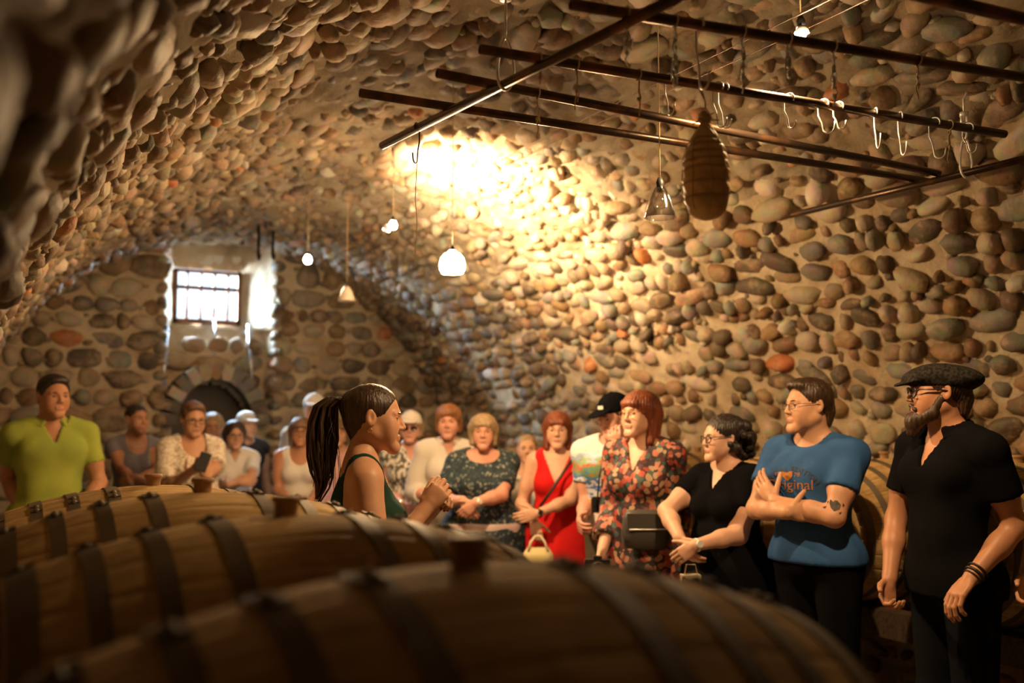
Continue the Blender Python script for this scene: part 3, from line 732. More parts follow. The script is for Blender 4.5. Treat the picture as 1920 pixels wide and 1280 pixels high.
# ------------------------------------------------ lamps on the vault
M_GLASS = clear_glass('clear_lamp_glass', .9)
M_BULB = mat('glowing_bulb', (1,1,1), .5, emit=((1,.88,.68), 120))
M_FROST = mat('frosted_glass', (.8,.72,.62), .4, trans=.35)
M_GLOWGLASS = mat('glowing_frosted_glass', (1,1,1), .5, emit=((1,.9,.72), 9))
M_BLACK = mat('black_fitting', (.02,.02,.02), .5)
def bell(rad, h, t=.0025, dome=False):
    if dome: pr = [(.012, h), (rad*.6, h*.93), (rad*.88, h*.72), (rad, h*.42), (rad*.97, h*.18), (rad*.82, 0)]
    else: pr = [(.012, h), (rad*.38, h*.9), (rad*.6, h*.66), (rad*.82, h*.32), (rad, 0)]
    inn = [(max(r_-t, .004), z-t*.6) for r_, z in pr]
    return lathe_np(pr+inn[::-1], 32, close=True)
def lamp(px, py, depth, rad, h, label, lit, power=0, dome=False, shade=True, bulb_r=.022, spot=None, beam=None, frost=False):
    c = P(px, py, depth); c.z -= h*.3; top = vault_z(c.x)
    root = empty('pendant_lamp', c, 0, label, 'lamp', 'glass lamps hanging along the vault')
    if shade: mesh('glass_shade', bell(rad, h, dome=dome), M_GLOWGLASS if dome else M_FROST if frost else M_GLASS, root)
    mesh('lamp_holder', lathe_np([(.001, h-.02), (.012, h-.02), (.014, h+.012), (.006, h+.03), (.001, h+.03)], 14), M_BLACK, root)
    mesh('cord', tube_np([(0,0,h+.02), (0,0,top-c.z+.03)], .0022, 6), M_TWINE, root)
    bz = h*.45
    bl = lathe_np([(.001, bz-bulb_r), (bulb_r*.7, bz-bulb_r*.75), (bulb_r, bz), (bulb_r*.7, bz+bulb_r*.8), (bulb_r*.35, bz+bulb_r*1.3), (.006, h-.01)], 18)
    mesh('bulb', bl, M_BULB if lit else M_GLASS, root)
    if spot:
        rf = lathe_np([(.008, .045), (.016, .04), (.024, .022), (.022, .022), (.014, .037), (.008, .042)], 20, close=True)
        o_ = mesh('reflector', rf, M_STEEL, root); q_ = (Vector(spot)-c).to_track_quat('-Z', 'Y'); o_.rotation_euler = q_.to_euler()
        sd = bpy.data.lights.new('lamp_beam', 'SPOT'); sd.energy = power*2; sd.color = (1,.63,.30); sd.spot_size = R(138); sd.spot_blend = .6; sd.shadow_soft_size = .03
        so = bpy.data.objects.new('lamp_beam', sd); C.objects.link(so); so.location = c+(Vector(spot)-c).normalized()*.03; so.rotation_euler = q_.to_euler()
        bulb_light('bulb_glow', c+Vector((-.02,-.03,-.03)), power*.05)
    elif beam:
        bulb_light('bulb_glow', c+Vector((0,0,bz-bulb_r*1.6)), power)
        tgt, en, an = beam; sd = bpy.data.lights.new('lamp_beam', 'SPOT'); sd.energy = en; sd.color = (1,.70,.40); sd.spot_size = R(an); sd.spot_blend = 1; sd.shadow_soft_size = .02
        so = bpy.data.objects.new('lamp_beam', sd); C.objects.link(so); dv = (Vector(tgt)-c).normalized(); so.location = c+dv*.05+Vector((0,0,bz)); so.rotation_euler = dv.to_track_quat('-Z', 'Y').to_euler()
        rf = lathe_np([(.008, .075), (.018, .068), (.026, .045), (.024, .045), (.016, .064), (.008, .071)], 20, close=True); o_ = mesh('reflector', rf, M_STEEL, root); o_.rotation_euler = so.rotation_euler; o_.location = (0,0,bz)
    elif lit: bulb_light('bulb_glow', c+Vector((0,0,bz-(bulb_r*1.6 if not dome else h*.75))), power)
    return root
lamp(848, 500, 4.9, .066, .105, 'big brightly glowing dome lamp at the middle of the vault', True, 105, dome=True, bulb_r=.05)
lamp(1238, 390, 3.35, .054, .108, 'clear unlit glass bell hanging left of the ham', False)
lamp(650, 556, 6.9, .062, .105, 'unlit frosted bell lamp hanging low before the end wall', False, frost=True)
lamp(577, 489, 7.3, .03, .05, 'tiny glowing lamp near the window', True, 9, shade=False, bulb_r=.03)
lamp(737, 425, 5.9, .03, .05, 'small glowing lamp under the brightest patch of vault', True, 22, shade=False, bulb_r=.026, beam=(P(900,362,6.35), 560, 125))
lamp(1502, 66, 3.15, .03, .05, 'glaring lamp among cobwebs above the first pipe', True, 62, shade=False, bulb_r=.020, spot=(2.25, 2.8, 0))
# twin wires
#wa = [(onz(1570, -10, 3.02), P(1442, 55, 3.3), P(1218, 163, 4.2), P(929, 303, 6.2))]
def wire(pts2d, label):
    o = mesh('low_voltage_wire', tube_np([P(x, y, d) for x, y, d in pts2d], .0022, 6), M_IRON); tag(o, label, 'wire', 'twin wires feeding the lamps')
wire([(1640, -42, 2.45), (1555, 0, 2.85), (1442, 55, 3.2), (1218, 163, 4.1), (1013, 264, 5.3), (905, 318, 6.2)], 'upper of the two thin wires running along the vault')
wire([(1700, -36, 2.45), (1626, 0, 2.85), (1545, 39, 3.15), (1157, 215, 4.4), (929, 320, 6.2)], 'lower of the two thin wires running along the vault')

# ================================================================== PEOPLE: bodies polygonised from blended solids
class Fld:
    def __init__(s, lo, hi, h):
        s.ax = [np.arange(lo[i], hi[i]+h, h, dtype=np.float32) for i in range(3)]; s.h = h
        s.F = np.full([len(a) for a in s.ax], .5, np.float32)
    def sub(s, lo, hi):
        sl = []
        for i in range(3):
            a = int(np.searchsorted(s.ax[i], lo[i])); b = int(np.searchsorted(s.ax[i], hi[i]))
            if b-a < 1: return None, None
            sl.append(slice(a, b))
        return tuple(sl), (s.ax[0][sl[0]][:,None,None], s.ax[1][sl[1]][None,:,None], s.ax[2][sl[2]][None,None,:])
    @staticmethod
    def dist(p, X, Y, Z):
        if p[0] == 'rc':
            _, a, b, ra, rb = p; d = b-a; L2 = float(d@d)+1e-12
            x, y, z = X-a[0], Y-a[1], Z-a[2]; t = np.clip((x*d[0]+y*d[1]+z*d[2])/L2, 0, 1)
            return np.sqrt((x-t*d[0])**2+(y-t*d[1])**2+(z-t*d[2])**2)-(ra+(rb-ra)*t)
        if p[0] == 'el':
            _, c, r, M = p; x, y, z = X-c[0], Y-c[1], Z-c[2]
            q = [(M[0][i]*x+M[1][i]*y+M[2][i]*z)/r[i] for i in range(3)]
            k0 = np.sqrt(q[0]**2+q[1]**2+q[2]**2)+1e-6; k1 = np.sqrt((q[0]/r[0])**2+(q[1]/r[1])**2+(q[2]/r[2])**2)+1e-6
            return k0*(k0-1)/k1
    @staticmethod
    def bb(p, m):
        if p[0] == 'rc': return np.minimum(p[1]-p[3], p[2]-p[4])-m, np.maximum(p[1]+p[3], p[2]+p[4])+m
        r = np.abs(p[3])@np.abs(p[2]); return p[1]-r-m, p[1]+r+m
    def add(s, p, k=.02, g=0., planes=()):
        """smooth union; g inflates; planes (c, n) keep the side opposite to n"""
        lo, hi = s.bb(p, k+2.5*s.h+g); sl, c = s.sub(lo, hi)
        if sl is None: return
        d = s.dist(p, *c)-g
        for pc, pn in planes: d = np.maximum(d, (c[0]-pc[0])*pn[0]+(c[1]-pc[1])*pn[1]+(c[2]-pc[2])*pn[2])
        a = s.F[sl]
        if k > 0: h_ = np.clip(.5+.5*(a-d)/k, 0, 1); s.F[sl] = a+(d-a)*h_-k*h_*(1-h_)
        else: s.F[sl] = np.minimum(a, d)
    def cut(s, p, k=.006, g=0.):
        lo, hi = s.bb(p, k+2.5*s.h+g); sl, c = s.sub(lo, hi)
        if sl is None: return
        d = -(s.dist(p, *c)-g); a = s.F[sl]
        if k > 0: h_ = np.clip(.5-.5*(a-d)/k, 0, 1); s.F[sl] = a+(d-a)*h_+k*h_*(1-h_)
        else: s.F[sl] = np.maximum(a, d)
    def fn(s, f):   # f(X,Y,Z,F) -> F
        s.F = f(s.ax[0][:,None,None], s.ax[1][None,:,None], s.ax[2][None,None,:], s.F).astype(np.float32)
    def mesh(s):
        F = s.F; ins = F < 0
        a = ins[:-1,:-1,:-1]; n = a.astype(np.int8)
        for dx in (0,1):
            for dy in (0,1):
                for dz in (0,1):
                    if dx+dy+dz: n = n+ins[dx:F.shape[0]-1+dx, dy:F.shape[1]-1+dy, dz:F.shape[2]-1+dz]
        act = (n > 0) & (n < 8); I, J, K = np.nonzero(act)
        if len(I) == 0: return np.zeros((0,3)), np.zeros((0,4), int)
        idx = np.full(act.shape, -1, np.int64); idx[I,J,K] = np.arange(len(I))
        acc = np.zeros((len(I),3)); cnt = np.zeros(len(I))
        for ax in range(3):
            o = [0,1,2]; o.remove(ax)
            for p in (0,1):
                for q in (0,1):
                    d0 = [0,0,0]; d0[o[0]] = p; d0[o[1]] = q; d1 = list(d0); d1[ax] = 1
                    f0 = F[I+d0[0],J+d0[1],K+d0[2]]; f1 = F[I+d1[0],J+d1[1],K+d1[2]]; m = (f0 < 0) != (f1 < 0)
                    t = np.where(m, f0/np.where(np.abs(f0-f1) < 1e-9, 1, f0-f1), 0); pos = np.zeros((len(I),3)); pos[:,o[0]] = p; pos[:,o[1]] = q; pos[:,ax] = t
                    acc += pos*m[:,None]; cnt += m
        V = acc/cnt[:,None]+np.stack([I,J,K],1); V = V*s.h+np.array([s.ax[0][0], s.ax[1][0], s.ax[2][0]])
        Q = []
        for ax in range(3):
            o = [(ax+1) % 3, (ax+2) % 3]
            s0 = [slice(1,-1)]*3; s0[ax] = slice(0,-1); s1 = list(s0); s1[ax] = slice(1,None)
            A, B = ins[tuple(s0)], ins[tuple(s1)]; ch = A != B; G = list(np.nonzero(ch)); up = A[tuple(G)]
            for i_ in o: G[i_] = G[i_]+1
            def at(du, dv):
                g = [G[0], G[1], G[2]]; g[o[0]] = g[o[0]]-du; g[o[1]] = g[o[1]]-dv; return idx[g[0], g[1], g[2]]
            q = np.stack([at(1,1), at(0,1), at(0,0), at(1,0)], 1); q[~up] = q[~up][:, ::-1]; Q.append(q)
        Q = np.concatenate(Q); Q = Q[(Q >= 0).all(1)]
        return V, Q

def v3(*a): return np.array(a, dtype=np.float64)
I3 = np.eye(3)
def rc(a, b, ra, rb=None): return ('rc', np.asarray(a, float), np.asarray(b, float), ra, ra if rb is None else rb)
def el(c, r, M=None): return ('el', np.asarray(c, float), np.asarray(r, float), I3 if M is None else np.asarray(M, float))
def xf(p, M, t, s=1.):
    if p[0] == 'rc': return ('rc', M@(p[1]*s)+t, M@(p[2]*s)+t, p[3]*s, p[4]*s)
    return ('el', M@(p[1]*s)+t, p[2]*s, M@p[3])
def rotz(a): c, s = math.cos(a), math.sin(a); return np.array([[c,-s,0],[s,c,0],[0,0,1.]])
def rotx(a): c, s = math.cos(a), math.sin(a); return np.array([[1,0,0],[0,c,-s],[0,s,c.real]])
def roty(a): c, s = math.cos(a), math.sin(a); return np.array([[c,0,s],[0,1,0],[-s,0,c]])
def unit(a): a = np.asarray(a, float); return a/(np.linalg.norm(a)+1e-9)

def skin_mat(name, c):
    return mat(name, c, .48, spec=.35, sss=.12, var=(tuple(min(1, x*1.12) for x in c), 18, (1,1,1), .35, .65), bump=(160, .12, .001, (1,1,1)))
SKIN = {'fair': skin_mat('skin_fair', (.62,.36,.25)), 'mid': skin_mat('skin_mid', (.52,.28,.17)), 'tan': skin_mat('skin_tan', (.42,.20,.11)), 'rosy': skin_mat('skin_rosy', (.6,.30,.22))}
M_LIP = mat('lips', (.44,.19,.14), .45); M_EYEW = mat('eye_white', (.7,.66,.6), .25); M_IRIS = mat('iris', (.07,.05,.035), .2)
def hair_mat(name, c, c2):
    return mat(name, c, .42, spec=.5, var=(c2, 3, (14, 14, 1.5), .35, .65), bump=(5, .9, .006, (22, 22, 1.2)))
HAIR = {'black': hair_mat('hair_black', (.012,.009,.007), (.03,.02,.015)), 'dark': hair_mat('hair_dark_brown', (.022,.011,.006), (.055,.027,.012)), 'brown': hair_mat('hair_brown', (.11,.055,.025), (.2,.11,.05)),
        'blond': hair_mat('hair_blond', (.24,.16,.08), (.38,.27,.15)), 'red': hair_mat('hair_red', (.13,.028,.010), (.23,.06,.018)), 'ginger': hair_mat('hair_ginger', (.20,.075,.028), (.30,.13,.05)), 'grey': hair_mat('hair_grey', (.35,.3,.24), (.5,.45,.36))}
M_SPEC = mat('spectacle_frame', (.02,.015,.012), .3); M_LENS = clear_glass('spectacle_lens', .35)
def cloth(name, c, c2=None, rough=.85, bump=(90, .25, .002, (1,1,1)), sc=6, lo=.42, hi=.6, extra=None):
    return mat(name, c, rough, spec=.2 if max(c) > .03 else .06, var=((c2, sc, (1,1,1), lo, hi) if c2 else None), bump=bump, extra=extra)
def pattern(cols, scale, feature='F1', rnd=True, stretch=(1,1,1), bg=None, thr=.42):
    """printed cloth: voronoi cells coloured from a list"""
    def ex(nt, b, tc):
        L = nt.links.new; mp = nt.nodes.new('ShaderNodeMapping'); mp.inputs['Scale'].default_value = stretch
        nn = nt.nodes.new('ShaderNodeTexNoise'); nn.inputs['Scale'].default_value = 9; nn.inputs['Detail'].default_value = 3
        ad = nt.nodes.new('ShaderNodeMix'); ad.data_type = 'RGBA'; ad.blend_type = 'ADD'; ad.inputs[0].default_value = .06
        L(tc.outputs['Object'], ad.inputs[6]); L(nn.outputs['Color'], ad.inputs[7]); L(tc.outputs['Object'], nn.inputs['Vector']); L(ad.outputs[2], mp.inputs[0])
        v = nt.nodes.new('ShaderNodeTexVoronoi'); v.inputs['Scale'].default_value = scale; L(mp.outputs[0], v.inputs['Vector'])
        sp = nt.nodes.new('ShaderNodeSeparateColor'); L(v.outputs['Color'], sp.inputs[0])
        r = nt.nodes.new('ShaderNodeValToRGB'); r.color_ramp.interpolation = 'CONSTANT'; e = r.color_ramp.elements
        e[0].position = 0; e[0].color = (*cols[0], 1); e[1].position = 1/len(cols); e[1].color = (*cols[1], 1)
        for i, c in enumerate(cols[2:], 2):
            q = e.new(i/len(cols)); q.color = (*c, 1)
        L(sp.outputs[0], r.inputs[0]); out = r.outputs[0]
        if bg:
            mt = nt.nodes.new('ShaderNodeMath'); mt.operation = 'GREATER_THAN'; mt.inputs[1].default_value = thr; L(v.outputs['Distance'], mt.inputs[0])
            mx = nt.nodes.new('ShaderNodeMix'); mx.data_type = 'RGBA'; L(mt.outputs[0], mx.inputs[0]); L(out, mx.inputs[6]); mx.inputs[7].default_value = (*bg, 1); out = mx.outputs[2]
        L(out, b.inputs['Base Color'])
    return ex

# ---- head solids in head units (origin between the ears at eye height, +y forward, head 0.235 tall)
def head_prims(f):
    j = f.get('jaw', 1.); n = f.get('nose', 1.)
    P_ = [(el((0,-.014,.032), (.074,.094,.082)), .0), (el((0,.022,-.02), (.062*j,.066,.082)), .03)]
    for s in (-1, 1):
        P_ += [(rc((s*.050*j,-.004,-.045), (s*.015*j,.066,-.093), .020, .018), .026), (el((s*.036,.054,-.034), (.027,.024,.040)), .025), (rc((s*.010,.082,.021), (s*.042,.070,.020), .0085, .008), .012)]
    P_ += [(rc((-.010*j,.072,-.102), (.010*j,.072,-.102), .0175), .02), (rc((0,.084,.010), (0,.1005*n**.2,-.027), .0072, .0092*n), .009)]
    for s in (-1, 1): P_ += [(el((s*.0100*n,.092,-.031), (.0075,.009,.0065)), .006)]
    P_ += [(rc((-.017,.0835,-.059), (.017,.0835,-.059), .0062), .004), (rc((-.015,.083,-.069), (.015,.083,-.069), .0072), .004), (rc((0,.088,-.059), (0,.087,-.069), .006), .004)]
    return P_
def head_cuts():
    P_ = [(el((s*.031,.093,.000), (.0165,.014,.0085)), .012) for s in (-1, 1)]
    P_ += [(rc((-.019,.095,-.0635), (.019,.095,-.0635), .0025), .003)]
    return P_
def ear_prims():
    P_ = []
    for s in (-1, 1):
        M = rotz(s*.35)
        P_ += [(el((s*.078,-.012,.002), (.0075,.018,.030), M), .008)]
    return P_

TIPS = []
def hand_prims(w, d, n, side, curl, s=1., spread=0.):
    """w wrist, d pointing direction, n palm normal; side vector is towards the thumb"""
    d = unit(d); n = unit(n-d*np.dot(n, d)); t = np.cross(d, n)*side; P_ = []; kn = []; TIPS.clear()
    for i in range(4):
        k = w+d*(.088-.004*abs(i-1.2))*s+t*(.030-.0195*i)*s; kn.append(k); P_.append((rc(w+d*.012*s+t*(.014-.009*i)*s, k, .0135*s, .0105*s), .010))
    P_.append((el(w+d*.05*s-n*.002*s, (.036*s,.042*s,.013*s), np.stack([t, d, n], 1)), .01))
    Ls = [(.042,.026,.021), (.046,.029,.022), (.043,.027,.021), (.034,.021,.018)]
    for i, k in enumerate(kn):
        dd = unit(d+t*spread*(1.5-i)*.12); p = k
        for j, L_ in enumerate(Ls[i]):
            a = curl*(.75 if j == 0 else 1.0)*(1+.08*i); c_, s_ = math.cos(a), math.sin(a)
            nn = unit(n-dd*np.dot(n, dd)) if j == 0 else nn
            dd, nn = unit(dd*c_+nn*s_), unit(nn*c_-dd*s_); q = p+dd*L_*s
            if j == 2: TIPS.append((q-nn*.0045*s, dd, nn))
            P_.append((rc(p, q, (.0092-.0008*j)*s, (.0086-.0009*j)*s), .0025)); p = q
    p = w+d*.024*s+t*.026*s; dd = unit(d*.65+t*.65+n*.35) if curl < .9 else unit(d*.9+t*.25+n*.5)
    for j, L_ in enumerate((.040,.030,.024)):
        q = p+dd*L_*s; P_.append((rc(p, q, (.0125-.0015*j)*s, (.0112-.0012*j)*s), .006 if j == 0 else .003)); p = q; dd = unit(dd+d*.30*min(curl*1.2,1)+n*.35*curl)
    return P_

def ik(sh, wr, l1, l2, pole):
    d = wr-sh; L_ = np.linalg.norm(d)
    if L_ > (l1+l2)*.995: wr = sh+d*(l1+l2)*.995/L_; d = wr-sh; L_ = np.linalg.norm(d)
    if L_ < abs(l1-l2)*1.1+.02: L_ = abs(l1-l2)*1.1+.02
    a = (l1*l1-l2*l2+L_*L_)/(2*L_); h = math.sqrt(max(l1*l1-a*a, 0)); u_ = unit(d); p = pole-sh; p = unit(p-u_*np.dot(p, u_))
    return sh+u_*a+p*h, wr

PEOPLE = {}
def person(key, label, px, py, depth, face, build='w', girth=1., skin='fair', hair=None, haircol='dark', headturn=0., headtilt=0., headroll=0., feat={}, lean=0.,
           L=None, Rr=None, top=None, bottom=None, hat=None, glasses=None, beard=None, shoulders=1., fineh=.0045, skip_legs=False, headscale=1., group=None, extras=None, height=None):
    """px,py picture position of the eyes' midpoint of the head; face: 0 towards the camera, 90 picture right, -90 picture left"""
    hw = P(px, py, depth); H = height or hw.z/.932; s = H/1.70
    root = empty('person', (hw.x, hw.y, 0), 0, label, 'person', group)
    f = R(face); los = Vector((hw.x, hw.y, 0)).normalized(); rt = Vector((los.y, -los.x, 0))
    dirw = -los*math.cos(f)+rt*math.sin(f); rz = math.atan2(-dirw.x, dirw.y); root.rotation_euler = (0, 0, rz)
    Wm = Matrix.Translation((hw.x, hw.y, 0))@Matrix.Rotation(rz, 4, 'Z'); Wi = Wm.inverted()
    def loc(p): q = Wi@Vector(p); return v3(*q)
    man = build == 'm'; sw = (.180 if man else .155)*shoulders*s; g = girth
    zh = 1.585*s; hc = v3(0, .0, zh); base = v3(0, -.035-lean, 0)     # torso sits a little behind the head centre
    def B(x, y, z): return v3(x, (y-.03-lean*(z/1.45)**0*max(0, (1.58-z))/.6*0-.0), z)*s
    def T(x, y, z): return v3(x*s, (y-.035)*s-lean*(1.0-z/1.6)*s*1.6, z*s)
    # ---------------- torso solids
    tor = [(el(T(0,0,.96), (.168*g*s, .115*g*s, .13*s)), .05), (el(T(0,.012,1.08), (.138*g*s*(1.06 if man else 1), .105*g*s, .13*s)), .05), (el(T(0,0,1.25), (.150*g**.6*s*(1.1 if man else 1), .108*g**.6*s, .18*s)), .05),
           (rc(T(-1,0,0)*0+v3(-sw+.045*s, T(0,-.005,1.395)[1], 1.395*s), v3(sw-.045*s, T(0,-.005,1.395)[1], 1.395*s), .052*s), .05)]
    for q in (-1, 1):
        tor.append((rc(v3(q*.035*s, T(0,-.012,1.45)[1], 1.45*s), v3(q*(sw-.03*s), T(0,-.01,1.40)[1], 1.400*s), .036*s, .04*s), .04))
        tor.append((el(T(q*.075*g,-.05,.93), (.085*g*s,.085*g*s,.09*s)), .04))
        if not man: tor.append((el(T(q*.068,.078*g**.5,1.245), (.066*s*g**.5,.058*s*g**.6,.064*s)), .035))
        else: tor.append((el(T(q*.07,.065,1.30), (.08*s,.05*s,.06*s)), .05))
    # ---------------- arms
    l1, l2 = .285*s, .25*s; ag = (1.12 if man else 1.)*g**.5; arms = {}; armP = []; handP = []
    for nm, q, spec in (('R', 1, Rr), ('L', -1, L)):
        sh = v3(q*(sw), T(0,-.01,1.39)[1], 1.385*s); spec = dict(spec or {})
        if 'lhand' in spec: wr = v3(*spec['lhand'])*s
        elif 'hand' in spec: wr = loc(P(*spec['hand']))
        else: wr = sh+v3(q*.06, .05, -.52)*s
        if 'lelbow' in spec: pole = v3(*spec['lelbow'])*s
        elif 'elbow' in spec: pole = loc(P(*spec['elbow']))
        else: pole = sh+v3(q*.25, -.35, -.35)
        eb, wr = ik(sh, wr, l1, l2, pole)
        fd = unit(wr-eb)
        d = unit(v3(*spec['ldir'])) if 'ldir' in spec else unit(loc(P(*spec['point']))-wr) if 'point' in spec else unit(fd+v3(0, 0, spec.get('drop', 0)))
        n = spec.get('palm', v3(-q, 0, 0)); n = np.asarray(n, float)
        arms[nm] = (sh, eb, wr, d, n, q)
        armP += [(rc(sh, eb, .047*s*ag, .036*s*ag), .03), (el(sh+v3(0,0,-.005*s), (.052*s*ag,)*3), .03), (rc(sh+(eb-sh)*.2, sh+(eb-sh)*.6, .044*s*ag, .042*s*ag), .03), (rc(eb, eb+fd*l2*.4, .037*s*ag, .037*s*ag), .02), (rc(eb+fd*l2*.35, wr, .036*s*ag, .024*s*ag), .02)]
        hp_ = [(rc(eb+fd*l2*.6, wr, .031*s*ag, .024*s*ag), .01), (rc(wr-fd*.01*s, wr+d*.03*s, .0225*s*ag, .02*s), .012)]+hand_prims(wr, d, n, q*spec.get('flip', 1), spec.get('curl', .45), s*(1.0 if man else .95), spec.get('spread', 0))
        handP.append((nm, hp_, wr+d*.07*s)); arms[nm+'tips'] = list(TIPS)
    # ---------------- legs
    legP = []
    lx = .092*g*s
    for q in (-1, 1):
        hp_ = v3(q*lx, T(0,-.01,.92)[1], .92*s); kn = v3(q*lx*1.02, hp_[1]+.01*s, .50*s); an = v3(q*lx*1.05, hp_[1]-.015*s, .085*s)
        legP += [(rc(hp_, kn, .088*s*g, .055*s*g**.5), .03), (rc(kn, an, .053*s*g**.5, .036*s), .02), (rc(an, an+v3(q*.02,.13,-.045)*s, .037*s, .028*s), .02), (rc(an+v3(0,-.03,-.035)*s, an+v3(0,.0,-.04)*s, .034*s), .02)]
    # ---------------- head frame
    hs = s*headscale*.98; fa = R(headturn); HM = rotz(fa)@rotx(R(headtilt))@roty(R(headroll)); 
    nb = v3(0, T(0,-.012,1.43)[1], 1.42*s); nt_ = hc+HM@(v3(0,-.022,-.055)*hs)
    neck = [(rc(nb, nt_, .060*s*(1.1 if man else .93), .054*s*(1.12 if man else .92)), .03)]
    V_ = []; F_ = []; FM = []; off = 0
    def push(fld, keep=None, lipM=None):
        nonlocal off
        V, Q = fld.mesh()
        if len(V) == 0: return
        V_.append(V); F_.append(Q+off); off += len(V)
        fm = np.zeros(len(Q), int)
        if lipM is not None:
            c = V[Q].mean(1); q = (c-hc)@HM/hs
            lip = (np.abs(q[:,0]) < .0195-.25*np.abs(q[:,2]+.064)) & (q[:,2] < -.0545) & (q[:,2] > -.0735) & (q[:,1] > .076); fm[lip] = 1
        FM.append(fm)
    # body (coarse), hands and head (fine), all in the one mesh
    fb = Fld(v3(-.42,-.38,0)*s*max(1, g**.6), v3(.42,.5,1.56)*s*max(1, g**.6)+v3(0,0,-.03), .011 if fineh > .004 else .0095)
    for p, k in legP+tor+neck+armP: fb.add(p, k)
    push(fb)
    for nm, hp_, cen in handP:
        fh = Fld(cen-.145*s, cen+.145*s, .0042 if fineh < .005 else .0055)
        for p, k in hp_: fh.add(p, k)
        push(fh)
    hh = fineh; fhd = Fld(hc-v3(.105,.135,.21)*hs, hc+v3(.105,.135,.125)*hs, hh)
    for p, k in neck+[(xf(p, HM, hc, hs), k*hs) for p, k in head_prims(feat)]: fhd.add(p, k)
    for p, k in head_cuts(): fhd.cut(xf(p, HM, hc, hs), k*hs)
    for p, k in ear_prims(): fhd.add(xf(p, HM, hc, hs), k*hs)
    for q in (-1, 1): fhd.cut(xf(el((q*.085,-.006,.004), (.006,.009,.017)), HM, hc, hs), .004)
    push(fhd, lipM=True)
    me = np_mesh('body', np.concatenate(V_), np.concatenate(F_), [SKIN[skin], M_LIP], np.concatenate(FM)); body = link_mesh('body', me, root)
    HF = Matrix(HM.tolist()).to_4x4(); HF.translation = Vector(hc)
    def hpart(name, V, F, m, smooth=True):
        V = np.asarray([tuple(v) for v in V])*hs@HM.T+hc; return mesh(name, (V, F), m, root, smooth)
    # eyes and brows
    for q in (-1, 1):
        e = lathe_np([(.001,-.0125), (.0088,-.0088), (.0125,0), (.0112,.0055), (.0088,.0088), (.0058,.0111), (.0055,.0113), (.001,.0122)], 18)
        V = [(v[0]+q*.031, v[2]*.9+.0695, v[1]*.9+.0005) for v in e[0]]; F = [tuple(reversed(f_)) for f_ in e[1]]
        me = np_mesh('eye', np.asarray([tuple(v) for v in V])*hs@HM.T+hc, F, [M_EYEW, M_IRIS], [1 if (k//18) >= 4 and k < 18*7 or k == len(F)-1 else 0 for k in range(len(F))]); link_mesh('eye', me, root)
        for sg_, zz in ((1, .0052), (-1, -.0058)):
            lid = tube_np([(q*.031+.0155*math.cos(a), .0795-.011*math.cos(a)**2, zz+sg_*.0022*math.sin(a)) for a in np.linspace(.0, math.pi, 9)], [.0012]+[.0030]*7+[.0012], 7); hpart('eyelid', *lid, SKIN[skin])
        lash = tube_np([(q*.031+.0145*math.cos(a), .0832-.011*math.cos(a)**2, .0030+.002*math.sin(a)) for a in np.linspace(.1, math.pi-.1, 7)], .0008, 5); hpart('eyelash', *lash, M_SPEC)
        br = tube_np([(q*.014, .0895, .0185), (q*.024, .0880, .0215), (q*.036, .0822, .0215), (q*.046, .0735, .017)], [.0018,.0030,.0026,.0014], 6)
        hpart('eyebrow', *br, HAIR[haircol if haircol not in ('blond','ginger','grey') else 'brown'])
    # ---------------- hair
    HP = lambda p: xf(p, HM, hc, hs)
    if hair:
        hair(dict(hc=hc, HM=HM, hs=hs, HP=HP, root=root, s=s, hh=max(hh, .0045), col=HAIR[haircol], hpart=hpart, hat=hat))
    ctx = dict(root=root, s=s, g=g, T=T, tor=tor, armP=armP, arms=arms, legP=legP, neck=neck, loc=loc, sw=sw, hc=hc, HM=HM, hs=hs, HP=HP, hpart=hpart, man=man, ag=ag, Wm=Wm, l1=l1, l2=l2, fine=fineh, col=HAIR[haircol])
    if beard: beard(ctx)
    if glasses: glasses(ctx)
    if bottom: bottom(ctx)
    if top: top(ctx)
    if hat: hat(ctx)
    if extras: extras(ctx)
    PEOPLE[key] = ctx
    return ctx

